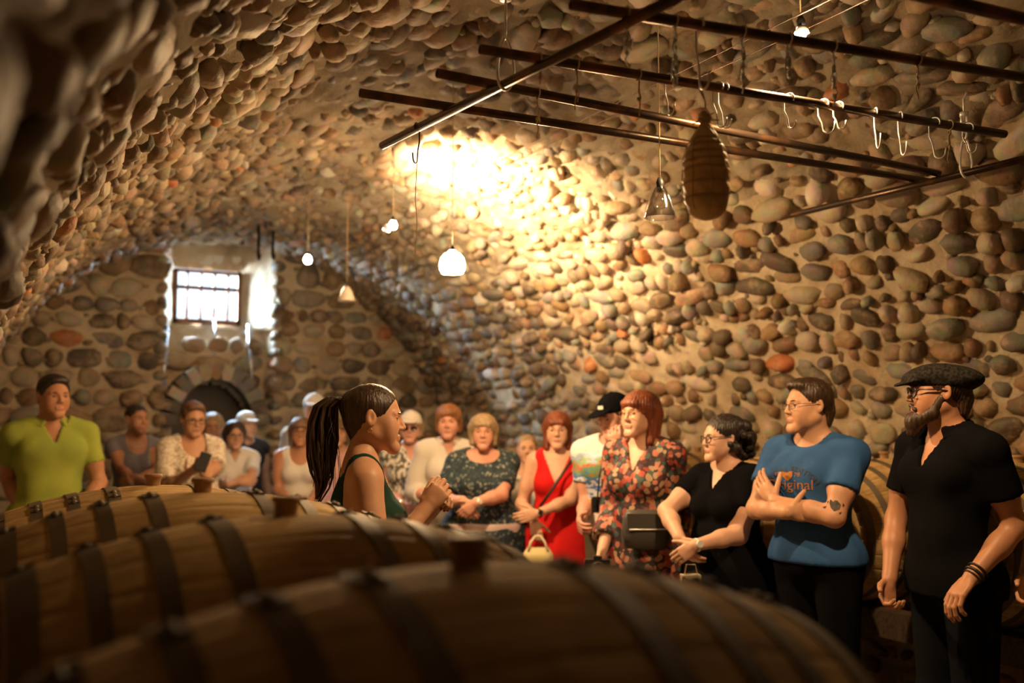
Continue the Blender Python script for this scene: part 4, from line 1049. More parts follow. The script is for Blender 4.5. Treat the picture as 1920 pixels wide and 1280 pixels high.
def fld_part(name, fld, m, root):
    V, Q = fld.mesh()
    if len(V) == 0: return None
    o = link_mesh(name, np_mesh(name, V, Q, [m]), root); return o
def folds(amp, seed):
    r_ = np.random.default_rng(seed); ws = [(r_.normal(size=3)*np.array([26, 26, 9]), r_.uniform(0, 6)) for _ in range(5)]
    def f(X, Y, Z, F):
        d = 0
        for w, ph in ws: d = d+np.sin(w[0]*X+w[1]*Y+w[2]*Z+ph+1.3*np.sin(9*Z+6*X))
        return F+amp*d/3
    return f
def garment(c, name, m, sleeve=.0, slack=.014, neck='crew', hem=.92, flare=0., armhole=0., seed=1, sleeve_slack=.016, vdepth=1.27, cuff=None, fold=.0035, h=.010, split_front=None, racer=False):
    s, T, tor, arms = c['s'], c['T'], c['tor'], c['arms']; g = max(1, c['g']**.6)
    f = Fld(v3(-.45*g,-.42,hem-.03)*s, v3(.45*g,.5,1.53)*s, h)
    for p, k in tor: f.add(p, k*.8, slack*.8)
    if hem < .98:
        for p, k in c['legP'][0:1]+c['legP'][4:5]: f.add(p, .05, slack+.01)
        if hem < .8:
            n = 5
            for i in range(n): z = .95-(.95-hem)*(i+1)/n; f.add(el(T(0,0,z), ((.155*c['g']+flare*(.95-z))*s, (.115*c['g']+flare*.8*(.95-z))*s, .12*s)), .05, slack)
    if hem < .96 and hem >= .8: f.add(el(T(0,-.01,hem+.02), (.168*c['g']*s, .122*c['g']*s, .13*s)), .05, slack)
    if flare and hem >= .8:
        f.add(el(T(0,.01,hem+.03), ((.165*c['g']+flare)*s, (.125*c['g']+flare)*s, .12*s)), .08, slack)
    if sleeve > 0:
        for q in 'RL':
            sh, eb, wr, d, n, sg = arms[q]; ua, fa = unit(eb-sh), unit(wr-eb); r0 = .047*s*c['ag']; l = np.linalg.norm(eb-sh); k_ = sleeve_slack
            f.add(el(sh+v3(0,0,-.005)*s, (.052*s*c['ag'],)*3), .012, max(.010, slack*.75))
            if sleeve <= 1: f.add(rc(sh, sh+ua*l*(sleeve+.25), r0*1.02, r0*.92+.006), .018, k_*.8, [(sh+ua*l*sleeve, ua)])
            else:
                f.add(rc(sh, eb, r0*1.02, r0*.9), .014, k_*.8); L_ = np.linalg.norm(wr-eb); t = sleeve-1
                f.add(rc(eb, eb+fa*L_*(t+.2), r0*.9, r0*.72), .02, k_*.9, [(eb+fa*L_*t, fa)])
    f.fn(folds(fold, seed))
    # neck opening and neckline
    f.cut(rc(T(0,-.012,1.42), c['hc']+v3(0,-.02,-.03), .066*s*(1.1 if c['man'] else 1)), .004)
    f.cut(rc(T(0,-.0,1.475), c['hc'], .085*s), .004)
    if neck == 'v':
        ty = T(0,.0,1.4)[1]
        def vf(X, Y, Z, F):
            d = np.maximum(np.abs(X)-.42*(Z-vdepth*s), ty+.02-Y); return np.maximum(F, -np.maximum(d, 0*X+Z*0-.2+0*Y)) if False else np.maximum(F, -d)
        f.fn(vf)
    elif neck == 'scoop': f.cut(el(T(0,.09,1.45), (.088*s,.12*s,.13*s)), .006)
    elif neck == 'wide': f.cut(el(T(0,.06,1.475), (.12*s,.11*s,.10*s)), .006)
    elif neck == 'crew': f.cut(el(T(0,.03,1.47), (.082*s,.085*s,.062*s)), .006)
    if armhole:
        for q in 'RL':
            sh, eb, wr, d, n, sg = arms[q]
            f.cut(rc(sh+v3(sg*.035,0,.035)*s, sh+v3(sg*.03,0,-.09)*s, armhole*s, armhole*.8*s), .008)
            if racer: f.cut(rc(sh+v3(-sg*.02,-.07,.0)*s, sh+v3(sg*.0,-.07,-.07)*s, .062*s, .055*s), .01)
    def hemf(X, Y, Z, F): return np.maximum(F, hem*s-Z+0*X+0*Y)
    f.fn(hemf)
    o = fld_part(name, f, m, c['root'])
    return o
def trousers(m, hem=.1, slack=.014, name='trousers', waist=1.0):
    def go(c):
        s, T = c['s'], c['T']; f = Fld(v3(-.32*max(1, c['g']),-.3,hem-.02)*s, v3(.32*max(1, c['g']),.25,waist+.04)*s, .013)
        f.add(c['tor'][0][0], .05, slack)
        for q in (5, 8):
            if q < len(c['tor']): f.add(c['tor'][5 if q == 5 else 8][0], .04, slack)
        for i in (0, 1, 4, 5): f.add(c['legP'][i][0], .03, slack+(.008 if i in (1, 5) else 0))
        f.fn(folds(.003, 5)); f.fn(lambda X, Y, Z, F: np.maximum(np.maximum(F, hem*s-Z+0*X+0*Y), Z-waist*s+0*X+0*Y)); fld_part(name, f, m, c['root'])
        for q in (0, 1):      # shoes
            a = c['legP'][2+4*q][0]; f = Fld(np.minimum(a[1], a[2])-.09, np.maximum(a[1], a[2])+.09, .009)
            f.add(a, .02, .012); f.add(c['legP'][3+4*q][0], .02, .012); f.fn(lambda X, Y, Z, F: np.maximum(F, .002-Z+0*X+0*Y)); fld_part('shoe', f, M_SHOE, c['root'])
    return go
def skirt(m, hem=.45, flare=.25, waist=1.04, name='skirt'):
    def go(c):
        s, T = c['s'], c['T']; g = c['g']; f = Fld(v3(-.38*max(1,g),-.36,hem-.02)*s, v3(.38*max(1,g),.36,waist+.04)*s, .012)
        f.add(c['tor'][0][0], .05, .012); f.add(c['tor'][1][0], .05, .010); n = 7
        for i in range(n): z = .98-(.98-hem)*i/(n-1); f.add(el(T(0,-.005,z), ((.158*g+flare*(.98-z)*.35)*s, (.12*g+flare*(.98-z)*.3)*s, .11*s)), .05, .008)
        def pl(X, Y, Z, F): a = np.arctan2(Y+.035, X); return np.maximum(np.maximum(F+.010*np.sin(a*11+2*np.sin(a*3))*np.clip((.98*s-Z)/.3, 0, 1), hem*s-Z), Z-waist*s)
        f.fn(pl); fld_part(name, f, m, c['root'])
        for q in (0, 1):
            a = c['legP'][2+4*q][0]; f = Fld(np.minimum(a[1], a[2])-.09, np.maximum(a[1], a[2])+.09, .009)
            f.add(a, .02, .012); f.add(c['legP'][3+4*q][0], .02, .012); f.fn(lambda X, Y, Z, F: np.maximum(F, .002-Z+0*X+0*Y)); fld_part('shoe', f, M_SHOE, c['root'])
    return go
M_SHOE = mat('dark_shoe_leather', (.02,.017,.015), .5)

# ---- hair styles
def hairfld(c, lo, hi, name='hair', post=None, adds=(), cuts=(), noise=.0022, h=None):
    f = Fld(c['hc']+v3(*lo)*c['hs'], c['hc']+v3(*hi)*c['hs'], h or c['hh'])
    for p, k in adds: f.add(c['HP'](p), k*c['hs'])
    HM, hc, hs = c['HM'], c['hc'], c['hs']
    def st(X, Y, Z, F):
        x, y, z = X-hc[0], Y-hc[1], Z-hc[2]; lx = HM[0,0]*x+HM[1,0]*y+HM[2,0]*z; ly = HM[0,1]*x+HM[1,1]*y+HM[2,1]*z; lz = HM[0,2]*x+HM[1,2]*y+HM[2,2]*z
        a = np.arctan2(lx, ly+.02); return F+noise*.7*(np.sin(a*41+1.2*np.sin(lz*22+lx*30))+.7*np.sin(a*67+lz*14+lx*40))+noise*.5*np.sin(lx*40+2)*np.sin(lz*25+ly*30)
    f.fn(st)
    for p, k in cuts: f.cut(c['HP'](p), k)
    if c.get('hat'): f.fn(lambda X, Y, Z, F: np.maximum(F, (HM[0,2]*(X-hc[0])+HM[1,2]*(Y-hc[1])+HM[2,2]*(Z-hc[2]))-.034*hs))
    if post:
        def ps(X, Y, Z, F):
            x, y, z = X-hc[0], Y-hc[1], Z-hc[2]; lx = (HM[0,0]*x+HM[1,0]*y+HM[2,0]*z)/hs; ly = (HM[0,1]*x+HM[1,1]*y+HM[2,1]*z)/hs; lz = (HM[0,2]*x+HM[1,2]*y+HM[2,2]*z)/hs
            return post(lx, ly, lz, F)
        f.fn(ps)
    return fld_part(name, f, c['col'], c['root'])
def hair_short(c):
    hairfld(c, (-.12,-.15,-.12), (.12,.14,.16), adds=[(el((0,-.018,.042), (.083,.100,.088)), 0), (el((0,.045,.088), (.058,.045,.030)), .02), (rc((0,-.085,-.02), (0,-.07,-.06), .045), .03)],
            post=lambda x, y, z, F: np.maximum(F, np.maximum(np.minimum(y-(.036+.62*(z-.02)), .083-1.5*np.abs(x)**1.5-z), np.minimum(y+.002, .0-z))))
def hair_bob(length=.11, fringe=True, fullness=1., openw=.056):
    def go(c):
        adds = [(el((0,-.016,.040), (.089*fullness,.106,.088)), 0)]
        for q in (-1, 1): adds += [(rc((q*.072*fullness,-.02,.02), (q*.070*fullness,.0,-length), .027*fullness, .020), .03), (rc((q*.062*fullness,-.055,.0), (q*.055,-.05,-length), .035, .024), .03)]
        adds += [(rc((0,-.085,.0), (0,-.062,-length), .040, .03), .03)]
        if fringe: adds += [(rc((-.035,.076,.052), (.035,.076,.052), .017), .02)]
        cuts = [(el((0,.085,-.035), (openw,.08,.072)), .006), (el((0,.1,-.09), (.06,.09,.07)), .006)]
        if not fringe: cuts += [(el((.004,.10,.03), (.042,.05,.042)), .008)]
        hairfld(c, (-.15,-.17,-length-.06), (.15,.14,.16), adds=adds, cuts=cuts)
    return go
def hair_full_short(c):
    hairfld(c, (-.14,-.16,-.12), (.14,.15,.17), adds=[(el((0,-.018,.045), (.092,.106,.090)), 0), (rc((-.074,-.02,.0), (-.07,-.02,-.05), .025), .02), (rc((.074,-.02,.0), (.07,-.02,-.05), .025), .02), (rc((0,-.08,0), (0,-.07,-.07), .045), .03), (rc((-.04,.07,.07), (.03,.075,.06), .02), .02)],
            cuts=[(el((0,.09,-.03), (.054,.08,.075)), .006)], noise=.004)
def hair_bun(c):
    hairfld(c, (-.12,-.2,-.12), (.12,.14,.17), adds=[(el((0,-.018,.038), (.079,.096,.082)), 0), (el((0,-.105,.055), (.035,.03,.035)), .01)],
            post=lambda x, y, z, F: np.maximum(F, np.maximum(np.minimum(y-(.030+.62*(z-.0)), .088-2*np.abs(x)**1.5-z), np.minimum(y+.004, .0-z))))
def hair_curly(c):
    r_ = random.Random(4); adds = [(el((0,-.03,.045), (.090,.105,.085)), 0)]
    for i in range(60):
        a = r_.uniform(0, 2*math.pi); e = r_.uniform(-.9, 1.2); x, y, z = math.cos(a)*math.cos(e)*.092, -.055+math.sin(a)*math.cos(e)*.105, .01+math.sin(e)*.085
        if y > .03 and z < .06: continue
        adds.append((el((x, y, z), (r_.uniform(.018,.03),)*3), .006))
    for i in range(34):
        a = r_.uniform(0, 6.28); adds.append((el((math.cos(a)*.06*r_.uniform(.3,1), -.12+math.sin(a)*.045, r_.uniform(-.085,.035)), (r_.uniform(.022,.034),)*3), .006))
    hairfld(c, (-.17,-.22,-.15), (.17,.14,.17), adds=adds, cuts=[(el((0,.085,-.03), (.060,.09,.085)), .006)], noise=.003)
def hair_pony(c):
    # swept-back cap
    hairfld(c, (-.11,-.15,-.10), (.11,.14,.16), adds=[(el((0,-.016,.037), (.0795,.0985,.085)), 0), (el((0,-.09,.045), (.035,.03,.035)), .03), (rc((0,-.07,-.02), (0,-.05,-.06), .035), .03)],
            post=lambda x, y, z, F: np.maximum(F, np.maximum(np.minimum(y-(.026+.62*(z-.0)), .092-2*np.abs(x)**1.5-z), np.minimum(y+.004-.9*z, .0-z))), noise=.0008, h=.0035)
    # the tail: a bundle of thick strands falling from the tie
    r_ = random.Random(9); o_ = []
    for i in range(90):
        a = r_.uniform(0, 6.28); rr = r_.uniform(0, 1)**.6; ox, oy = math.cos(a)*rr, math.sin(a)*rr; L_ = r_.uniform(.72, 1.05)
        p = []
        for t, (y, z, w) in zip(np.linspace(0, 1, 9), [(-.10,.055,.016), (-.135,.066,.028), (-.168,.035,.040), (-.178,-.02,.050), (-.176,-.075,.054), (-.172,-.125,.050), (-.168,-.17,.040), (-.166,-.205,.026), (-.178,-.245,.012)]):
            k = 1 if t < .5 else (L_-.5*(1-L_)*0)
            zz = z if z > -.02 else -.02+(z+.02)*L_*1.15
            p.append((ox*w*.8+.004*math.sin(t*9+i), y+oy*w+.003*math.sin(t*12+i*2), zz))
        p2 = []
        for j in range(len(p)-1): p2 += [p[j], tuple((np.array(p[j])+np.array(p[j+1]))/2)]
        o_.append(tube_np(p2+[p[-1]], [.0058*(1-.55*(j/16)**2) for j in range(17)], 5))
    tie = c['hpart']('hair_tie', *tube_np([(.022*math.cos(a), -.102, .055+.022*math.sin(a)) for a in np.linspace(0, 6.28, 14)[:-1]], .006, 8, closed=True), M_SPEC)
    ws = []
    for i in range(26):    # loose flyaway strands
        x = r_.uniform(-.05, .05); y0 = r_.uniform(-.19, -.12); z0 = r_.uniform(-.05, .02); dy = r_.uniform(-.03, .05)
        ws.append(tube_np([(x, y0, z0), (x*1.1, y0+dy*.4-.008, z0-.06), (x*1.2, y0+dy*.7+.004, z0-.12), (x, y0+dy, z0-.2)], .0008, 4))
    c['hpart']('ponytail', *merge(*(o_+ws)), c['col'])
# ---- headgear, spectacles, beard
def cap_hat(m, brim=.07, patch=None, flat=False, bucket=False, tilt=0.):
    def go(c):
        hs = c['hs']; f = Fld(c['hc']+v3(-.17,-.19,-.02)*hs, c['hc']+v3(.17,.23,.19)*hs, .0055)
        HP = c['HP']
        if flat:
            f.add(HP(el((0,-.02,.052), (.093,.119,.060))), 0); f.add(HP(el((0,.040,.062), (.084,.088,.034), rotx(-.2))), .02); f.add(HP(el((0,-.085,.058), (.088,.080,.040))), .02)
            f.add(HP(el((0,.104,.036), (.070,.052,.009), rotx(-.32))), .012)
            f.cut(HP(el((0,-.016,.002), (.079,.098,.068))), .004)
        else:
            f.add(HP(el((0,-.018,.048), (.087,.104,.086))), 0)
            if bucket: f.add(HP(el((0,-.01,.045), (.125,.14,.014))), .02)
            else: f.add(HP(el((0,.095,.046), (.066,.078 if brim > .05 else .05,.0085), rotx(-.18))), .008)
            f.add(HP(el((0,-.02,.135), (.008,.008,.005))), .004)
            f.cut(HP(el((0,-.016,.005), (.0795,.098,.085))), .003)
        HM, hc = c['HM'], c['hc']
        def bot(X, Y, Z, F):
            lz = (HM[0,2]*(X-hc[0])+HM[1,2]*(Y-hc[1])+HM[2,2]*(Z-hc[2]))/hs; return np.maximum(F, (.030 if not flat else .004+.16*np.clip(0,1,1)*0)-lz)
        f.fn(bot)
        fld_part('flat_cap' if flat else 'sun_hat' if bucket else 'baseball_cap', f, m, c['root'])
        if patch:
            V = []; F = []; n = 6
            for j in (0, 1):
                for i in range(n+1):
                    a = (-.25+.5*i/n); V.append((math.sin(a)*.0885, -.018+math.cos(a)*.1055-.004*j, .062+.020*j))
            for i in range(n): F.append((i, i+1, n+1+i+1, n+1+i))
            c['hpart']('cap_label', V, F, patch)
    return go
def specs(rx=.021, rz=.016, rim=.0018, m=None, dark=False, lower=0.):
    def go(c):
        mm = m or M_SPEC; parts = []; 
        for q in (-1, 1):
            pts = [(q*.032+rx*math.copysign(abs(math.cos(a))**.75, math.cos(a)), .0965-.008*abs(math.cos(a))**2*(1 if q*math.cos(a) > 0 else .2), -.004+rz*math.copysign(abs(math.sin(a))**.8, math.sin(a))) for a in np.linspace(0, 2*math.pi, 25)[:-1]]
            parts.append(tube_np(pts, rim, 6, closed=True))
            parts.append(tube_np([(q*(.032+rx), .090, .004), (q*.072, .078, .008), (q*.080, .02, .010), (q*.083, -.02, .006), (q*.080,-.035,-.012)], rim*.9, 6))
            cx = (q*.032, .0935, -.004); c['hpart']('lens', [cx]+pts, [(0, i+1, (i+1) % 24+1) for i in range(24)], (M_DARKLENS if dark else M_LENS))
        parts.append(tube_np([(-.011, .0955, .002), (0, .0985, .006), (.011, .0955, .002)], rim, 6))
        c['hpart']('spectacles', *merge(*parts), mm)
    return go
M_DARKLENS = mat('dark_lens', (.02,.015,.012), .15)
def full_beard(c):
    hs = c['hs']; f = Fld(c['hc']+v3(-.11,-.03,-.2)*hs, c['hc']+v3(.11,.16,.03)*hs, .0045); HP = c['HP']
    for q in (-1, 1):
        f.add(HP(rc((q*.062,.0,-.02), (q*.050,.03,-.075), .017, .022)), .02); f.add(HP(rc((q*.048,.03,-.08), (0,.080,-.112), .022, .028)), .02); f.add(HP(rc((q*.004,.094,-.0500), (q*.026,.082,-.066), .0065, .008)), .008)
    f.add(HP(rc((0,.078,-.105), (0,.088,-.150), .030, .018)), .02)
    f.cut(HP(el((0,.105,-.0635), (.019,.03,.009))), .004)
    def st(X, Y, Z, F): return F+.0009*np.sin(X*420+2*np.sin(Z*60))+.0009*np.sin(X*260+Y*220)
    f.fn(st); fld_part('beard', f, c['col'], c['root'])

# ------------------------------------------------------------------ cloths
C_GREEN = cloth('dark_green_knit', (.006,.035,.024), rough=.8)
C_BLACK = cloth('black_cotton', (.004,.004,.005), rough=.95); C_DARK = cloth('dark_denim', (.006,.007,.010), rough=.95); C_BLUE = cloth('blue_cotton', (.03,.10,.27), (.025,.08,.22), sc=8)
C_LIME = cloth('lime_pique', (.32,.37,.06), (.26,.33,.06), sc=4); C_GREY = cloth('grey_jersey', (.17,.155,.17)); C_WHITE = cloth('white_cotton', (.66,.62,.56)); C_CREAM = cloth('cream_cloth', (.68,.6,.44))
C_RED = cloth('red_rib_knit', (.62,.012,.012), bump=(12, .5, .003, (30, 30, 1))); C_BEIGE = cloth('beige_cloth', (.42,.35,.27)); C_PINK = cloth('pink_cloth', (.6,.34,.3)); C_PALEPINK = cloth('pale_pink_linen', (.55,.42,.4))
C_TIGHT = cloth('white_knit', (.7,.66,.62)); C_OLIVE = cloth('olive_twill', (.09,.075,.045)); C_TWEED = cloth('dark_tweed', (.012,.011,.010), (.03,.026,.022), sc=90, lo=.45, hi=.55); C_VEST = cloth('dark_vest', (.03,.03,.035))
C_LACE = mat('white_lace', (.8,.74,.64), .8, extra=pattern([(.82,.76,.66), (.74,.66,.54), (.5,.38,.27)], 90), bump=(60, .6, .004, (1,1,1)))
C_FLORAL = mat('floral_viscose', (.1,.02,.02), .7, extra=pattern([(.30,.05,.03), (.42,.14,.09), (.04,.015,.015), (.36,.24,.14), (.05,.09,.08), (.40,.06,.035), (.45,.2,.13), (.10,.02,.02)], 38, bg=(.02,.012,.014), thr=.62), bump=(40, .3, .003, (1,1,1)))
C_NAVYLEAF = mat('navy_leaf_print', (.02,.04,.06), .8, extra=pattern([(.015,.03,.045), (.02,.05,.06), (.012,.02,.035), (.13,.19,.19), (.03,.06,.07), (.25,.24,.2)], 60, bg=(.012,.025,.035), thr=.5))
C_MONO = mat('black_white_print', (.7,.66,.58), .8, extra=pattern([(.75,.7,.62), (.7,.66,.58), (.12,.12,.1), (.72,.68,.6)], 55, bg=(.10,.10,.08), thr=.56, stretch=(1,1,.5)))
def scenic(nt, b, tc):   # printed landscape: white yoke, green and red flowers, blue bands, orange band, white hem
    L = nt.links.new; sp = nt.nodes.new('ShaderNodeSeparateXYZ'); L(tc.outputs['Object'], sp.inputs[0])
    n = nt.nodes.new('ShaderNodeTexNoise'); n.inputs['Scale'].default_value = 12; n.inputs['Detail'].default_value = 4
    mp = nt.nodes.new('ShaderNodeMapping'); mp.inputs['Scale'].default_value = (1,1,2.5); L(tc.outputs['Object'], mp.inputs[0]); L(mp.outputs[0], n.inputs['Vector'])
    a = nt.nodes.new('ShaderNodeMath'); a.operation = 'MULTIPLY_ADD'; a.inputs[1].default_value = .22; L(n.outputs['Fac'], a.inputs[0]); L(sp.outputs[2], a.inputs[2])
    mr = nt.nodes.new('ShaderNodeMapRange'); mr.inputs['From Min'].default_value = 1.08; mr.inputs['From Max'].default_value = 1.58; L(a.outputs[0], mr.inputs[0])
    r = nt.nodes.new('ShaderNodeValToRGB'); r.color_ramp.interpolation = 'CONSTANT'; e = r.color_ramp.elements
    e[0].position = 0; e[0].color = (.75,.72,.68,1); e[1].position = .2; e[1].color = (.6,.2,.05,1)
    for p, c in ((.3, (.7,.4,.1)), (.36, (.5,.55,.62)), (.42, (.07,.14,.42)), (.5, (.6,.65,.7)), (.56, (.08,.2,.5)), (.63, (.15,.3,.14)), (.7, (.6,.12,.06)), (.75, (.3,.42,.22)), (.8, (.4,.5,.68)), (.87, (.78,.75,.72))):
        q = e.new(p); q.color = (*c, 1)
    L(mr.outputs[0], r.inputs[0]); L(r.outputs[0], b.inputs['Base Color'])
C_SCENIC = mat('scenic_print', (.7,.7,.7), .8, extra=scenic)
M_LEATHER = mat('dark_leather', (.02,.015,.012), .4); M_GOLD = mat('gold', (.8,.55,.2), .25, 1.0); M_REDSTRAP = mat('red_strap', (.45,.02,.03), .6); M_TOTE = cloth('cream_canvas', (.72,.62,.34), (.6,.5,.24), sc=5)
M_PLASTIC = mat('black_plastic', (.012,.012,.014), .3); M_SCREEN = mat('phone_screen', (.02,.03,.05), .1); M_RUBBER = mat('watch_strap', (.015,.015,.017), .6); M_NAIL = mat('red_nail_varnish', (.35,.01,.015), .15)
def ring_on(c, arm, t, rad, tube, m, name, w=1., loc2=None):
    sh, eb, wr, d, n, q = c['arms'][arm]; ax = unit(wr-eb); ce = eb+(wr-eb)*t; u_ = unit(np.cross(ax, v3(.3,.2,1))); v_ = np.cross(ax, u_)
    pts = [tuple(ce+(u_*math.cos(a)+v_*math.sin(a))*rad*c['s']) for a in np.linspace(0, 2*math.pi, 21)[:-1]]
    o = mesh(name, tube_np(pts, tube, 6, closed=True), m, c['root']); return ce, ax, u_, v_
def watch(arm, strap=M_RUBBER, face=M_PLASTIC, square=True, t=.97, toward=None):
    def go(c):
        ce, ax, u_, v_ = ring_on(c, arm, t, .029, .0045, strap, 'watch_strap'); cl = c['loc'](CAM); o_ = unit(unit(cl-ce)-ax*np.dot(unit(cl-ce), ax)); si = np.cross(ax, o_)
        V, F = lathe_np([(.001,-.004), (.018,-.004), (.019,.002), (.016,.006), (.001,.006)], 4 if square else 20)
        V = [tuple(ce+o_*(.030*c['s']+v[2])+(ax*v[0]+si*v[1])) for v in V]; mesh('watch', (V, F), face, c['root'], False)
    return go
def collar(m, open_=True, h=1.455):
    def go(c):
        s, T = c['s'], c['T']; f = Fld(v3(-.15,-.2,1.34)*s, v3(.15,.17,1.56)*s, .007); ce = T(0,-.005,h); n = 14
        for q in (-1, 1):
            pts = [T(q*.074*math.sin(a), -.012-.070*math.cos(a)+.0, h+.024-.030*(1-math.cos(a))/2) for a in np.linspace(0, 2.5, 7)]
            for a, b in zip(pts[:-1], pts[1:]): f.add(rc(a, b, .013*s, .013*s), .006)
            f.add(rc(pts[-1], pts[-1]+v3(q*.018,.018,-.028)*s, .014*s, .008*s), .008); f.add(rc(pts[-2], pts[-1]+v3(q*.034,.012,-.022)*s, .011*s, .008*s), .008)
        fld_part('collar', f, m, c['root'])
    return go
def strap_path(c, pts, r_, m, name='bag_strap'):
    mesh(name, tube_np([tuple(c['loc'](P(*p))) for p in pts], r_, 6), m, c['root'])
def necklace(m=M_GOLD, z=1.40, r_=.075):
    def go(c):
        T = c['T']; pts = [T(r_*math.sin(a), .0+.088*math.cos(a)*1.0-.0, z+.055-.075*(math.cos(a)+1)/2) for a in np.linspace(-1.7, 1.7, 15)]
        mesh('necklace', tube_np([tuple(p) for p in pts], .0018, 5), m, c['root'])
    return go
def seq(*fs):
    def go(c):
        for f in fs: f(c)
    return go
G = lambda *a, **k: (lambda c: garment(c, *a, **k))

# ------------------------------------------------------------------ the guide
def guide_top(c):
    garment(c, 'tank_top', C_GREEN, slack=.007, neck='scoop', hem=.90, armhole=.088, racer=True, fold=.0015, h=.008)
def guide_extra(c):
    for arm in ('Rtips', 'Ltips'):
        for q, dd, nn in c['arms'][arm]:
            M = np.stack([np.cross(dd, nn), dd, nn], 1); V, F = lathe_np([(.001,-.0028), (.0045,-.002), (.0055,0), (.0045,.002), (.001,.0028)], 8)
            mesh('fingernail', ([tuple(q+M@np.array([v[0]*.9, v[1]*1.3, v[2]])) for v in V], F), M_NAIL, c['root'])
    HM, hc, hs = c['HM'], c['hc'], c['hs']
    for q in (-1, 1):
        pts = [(q*.080, -.012+.007*math.sin(a), -.034+.007*math.cos(a)-.006) for a in np.linspace(0, 2*math.pi, 13)[:-1]]; c['hpart']('earring', *tube_np(pts, .0012, 6, closed=True), M_GOLD)
person('guide', 'guide in dark green tank top with long dark ponytail, in profile, hands raised', 702, 785, 3.38, 97, skin='mid', hair=hair_pony, haircol='dark', headturn=-8, headtilt=-2, feat=dict(nose=1.05, jaw=.95),
       fineh=.0035, top=guide_top, bottom=trousers(C_BLACK), extras=guide_extra, shoulders=.98,
       Rr=dict(hand=(796,955,3.24), elbow=(766,1012,3.18), point=(838,903,3.26), palm=(-.9,.2,0), curl=1.0), L=dict(hand=(806,960,3.36), elbow=(775,1020,3.6), point=(846,908,3.3), palm=(.9,.2,0), curl=1.0))
# ------------------------------------------------------------------ along the right wall
def cap_extra(c):
    ring_on(c, 'L', .93, .031, .006, M_LEATHER, 'leather_bracelet'); ring_on(c, 'L', .86, .033, .004, M_LEATHER, 'leather_bracelet'); ring_on(c, 'L', .99, .030, .0035, M_LEATHER, 'leather_bracelet')
    collar(C_BLACK)(c); T = c['T']
    mesh('cord_necklace', tube_np([tuple(T(.05*q_, .075-.03*abs(q_), 1.42-.07*(1-abs(q_)))) for q_ in np.linspace(-1, 1, 9)], .002, 5), M_GOLD, c['root'])
person('cap', 'bearded man in black polo shirt, dark flat cap and square black spectacles', 1757, 737, 3.85, -48, 'm', .93, 'tan', hair_short, 'dark', headturn=-27, headtilt=3, fineh=.004, hat=cap_hat(C_TWEED, flat=True), beard=full_beard,
       glasses=specs(.026,.020,.0032), top=G('polo_shirt', C_BLACK, sleeve=.62, slack=.018, neck='v', vdepth=1.31, hem=.86), bottom=trousers(C_DARK, slack=.02), extras=cap_extra, feat=dict(nose=1.1),
       L=dict(hand=(1822,1082,3.60), elbow=(1885,965,3.66), curl=.5, palm=(0,-.3,-1)), Rr=dict(hand=(1668,1085,3.9), elbow=(1672,985,4.1), curl=.8, palm=(-1,0,0)))
def decal_text(c, target, body, px, py, d, size, m, name, bend=0.):
    cu = bpy.data.curves.new(name, 'FONT'); cu.body = body; cu.size = size; cu.align_x = 'CENTER'; cu.align_y = 'CENTER'; cu.resolution_u = 3
    o = bpy.data.objects.new(name, cu); dg = bpy.context.evaluated_depsgraph_get(); C.objects.link(o); me = bpy.data.meshes.new_from_object(o); bpy.data.objects.remove(o)
    bm = bmesh.new(); bm.from_mesh(me); bmesh.ops.subdivide_edges(bm, edges=[e for e in bm.edges if e.calc_length() > size*.12], cuts=2, use_grid_fill=False); bmesh.ops.triangulate(bm, faces=bm.faces)
    bvh = BVHTree.FromObject(target, dg) if False else BVHTree.FromPolygons([tuple(v.co) for v in target.data.vertices], [tuple(p.vertices) for p in target.data.polygons])
    o0 = Vector(c['loc'](P(px, py, d-1.0))); ce = Vector(c['loc'](P(px, py, d))); dirn = (ce-o0).normalized(); rt = dirn.cross(Vector((0,0,1))).normalized(); up = rt.cross(dirn)
    bad = []
    for v in bm.verts:
        x, y = v.co.x, v.co.y
        if bend: a = x/bend; x, y = math.sin(a)*(bend+y), math.cos(a)*(bend+y)-bend
        h = bvh.ray_cast(o0+rt*x+up*y, dirn, 2.0)
        if h[0] is None: bad.append(v); v.co = ce; continue
        v.co = h[0]-dirn*.0025
    bmesh.ops.delete(bm, geom=bad, context='VERTS'); bm.to_mesh(me); bm.free(); me.materials.clear(); me.materials.append(m)
    return link_mesh(name, me, c['root'])
M_INK1 = mat('faded_dark_print', (.05,.05,.07), .8); M_INK2 = mat('orange_print', (.42,.16,.04), .8); M_TATTOO = mat('tattoo_ink', (.035,.025,.02), .6)
def child(c, name):
    for o in c['root'].children:
        if o.name.split('.')[0] == name: return o
def blob_decal(c, target, pts, d, m, name):
    """flat drawn shape given as picture polygon(s), laid onto the surface"""
    bvh = BVHTree.FromPolygons([tuple(v.co) for v in target.data.vertices], [tuple(p.vertices) for p in target.data.polygons]); V = []; F = []
    for poly in pts:
        cx = sum(p[0] for p in poly)/len(poly); cy = sum(p[1] for p in poly)/len(poly); ring = [(cx, cy)]+list(poly); k = len(V); ok = True; tmp = []
        o0 = Vector(c['loc'](CAM))
        for (x, y) in ring:
            q = Vector(c['loc'](P(x, y, d))); dn = (q-o0).normalized(); h = bvh.ray_cast(o0, dn, 10)
            if h[0] is None or abs((h[0]-q).length) > .5: ok = False; break
            tmp.append(h[0]-dn*.003)
        if ok: V += tmp; F += [(k, k+1+i, k+1+(i+1) % (len(ring)-1)) for i in range(len(ring)-1)]
    if V: mesh(name, (V, F), m, c['root'], False)
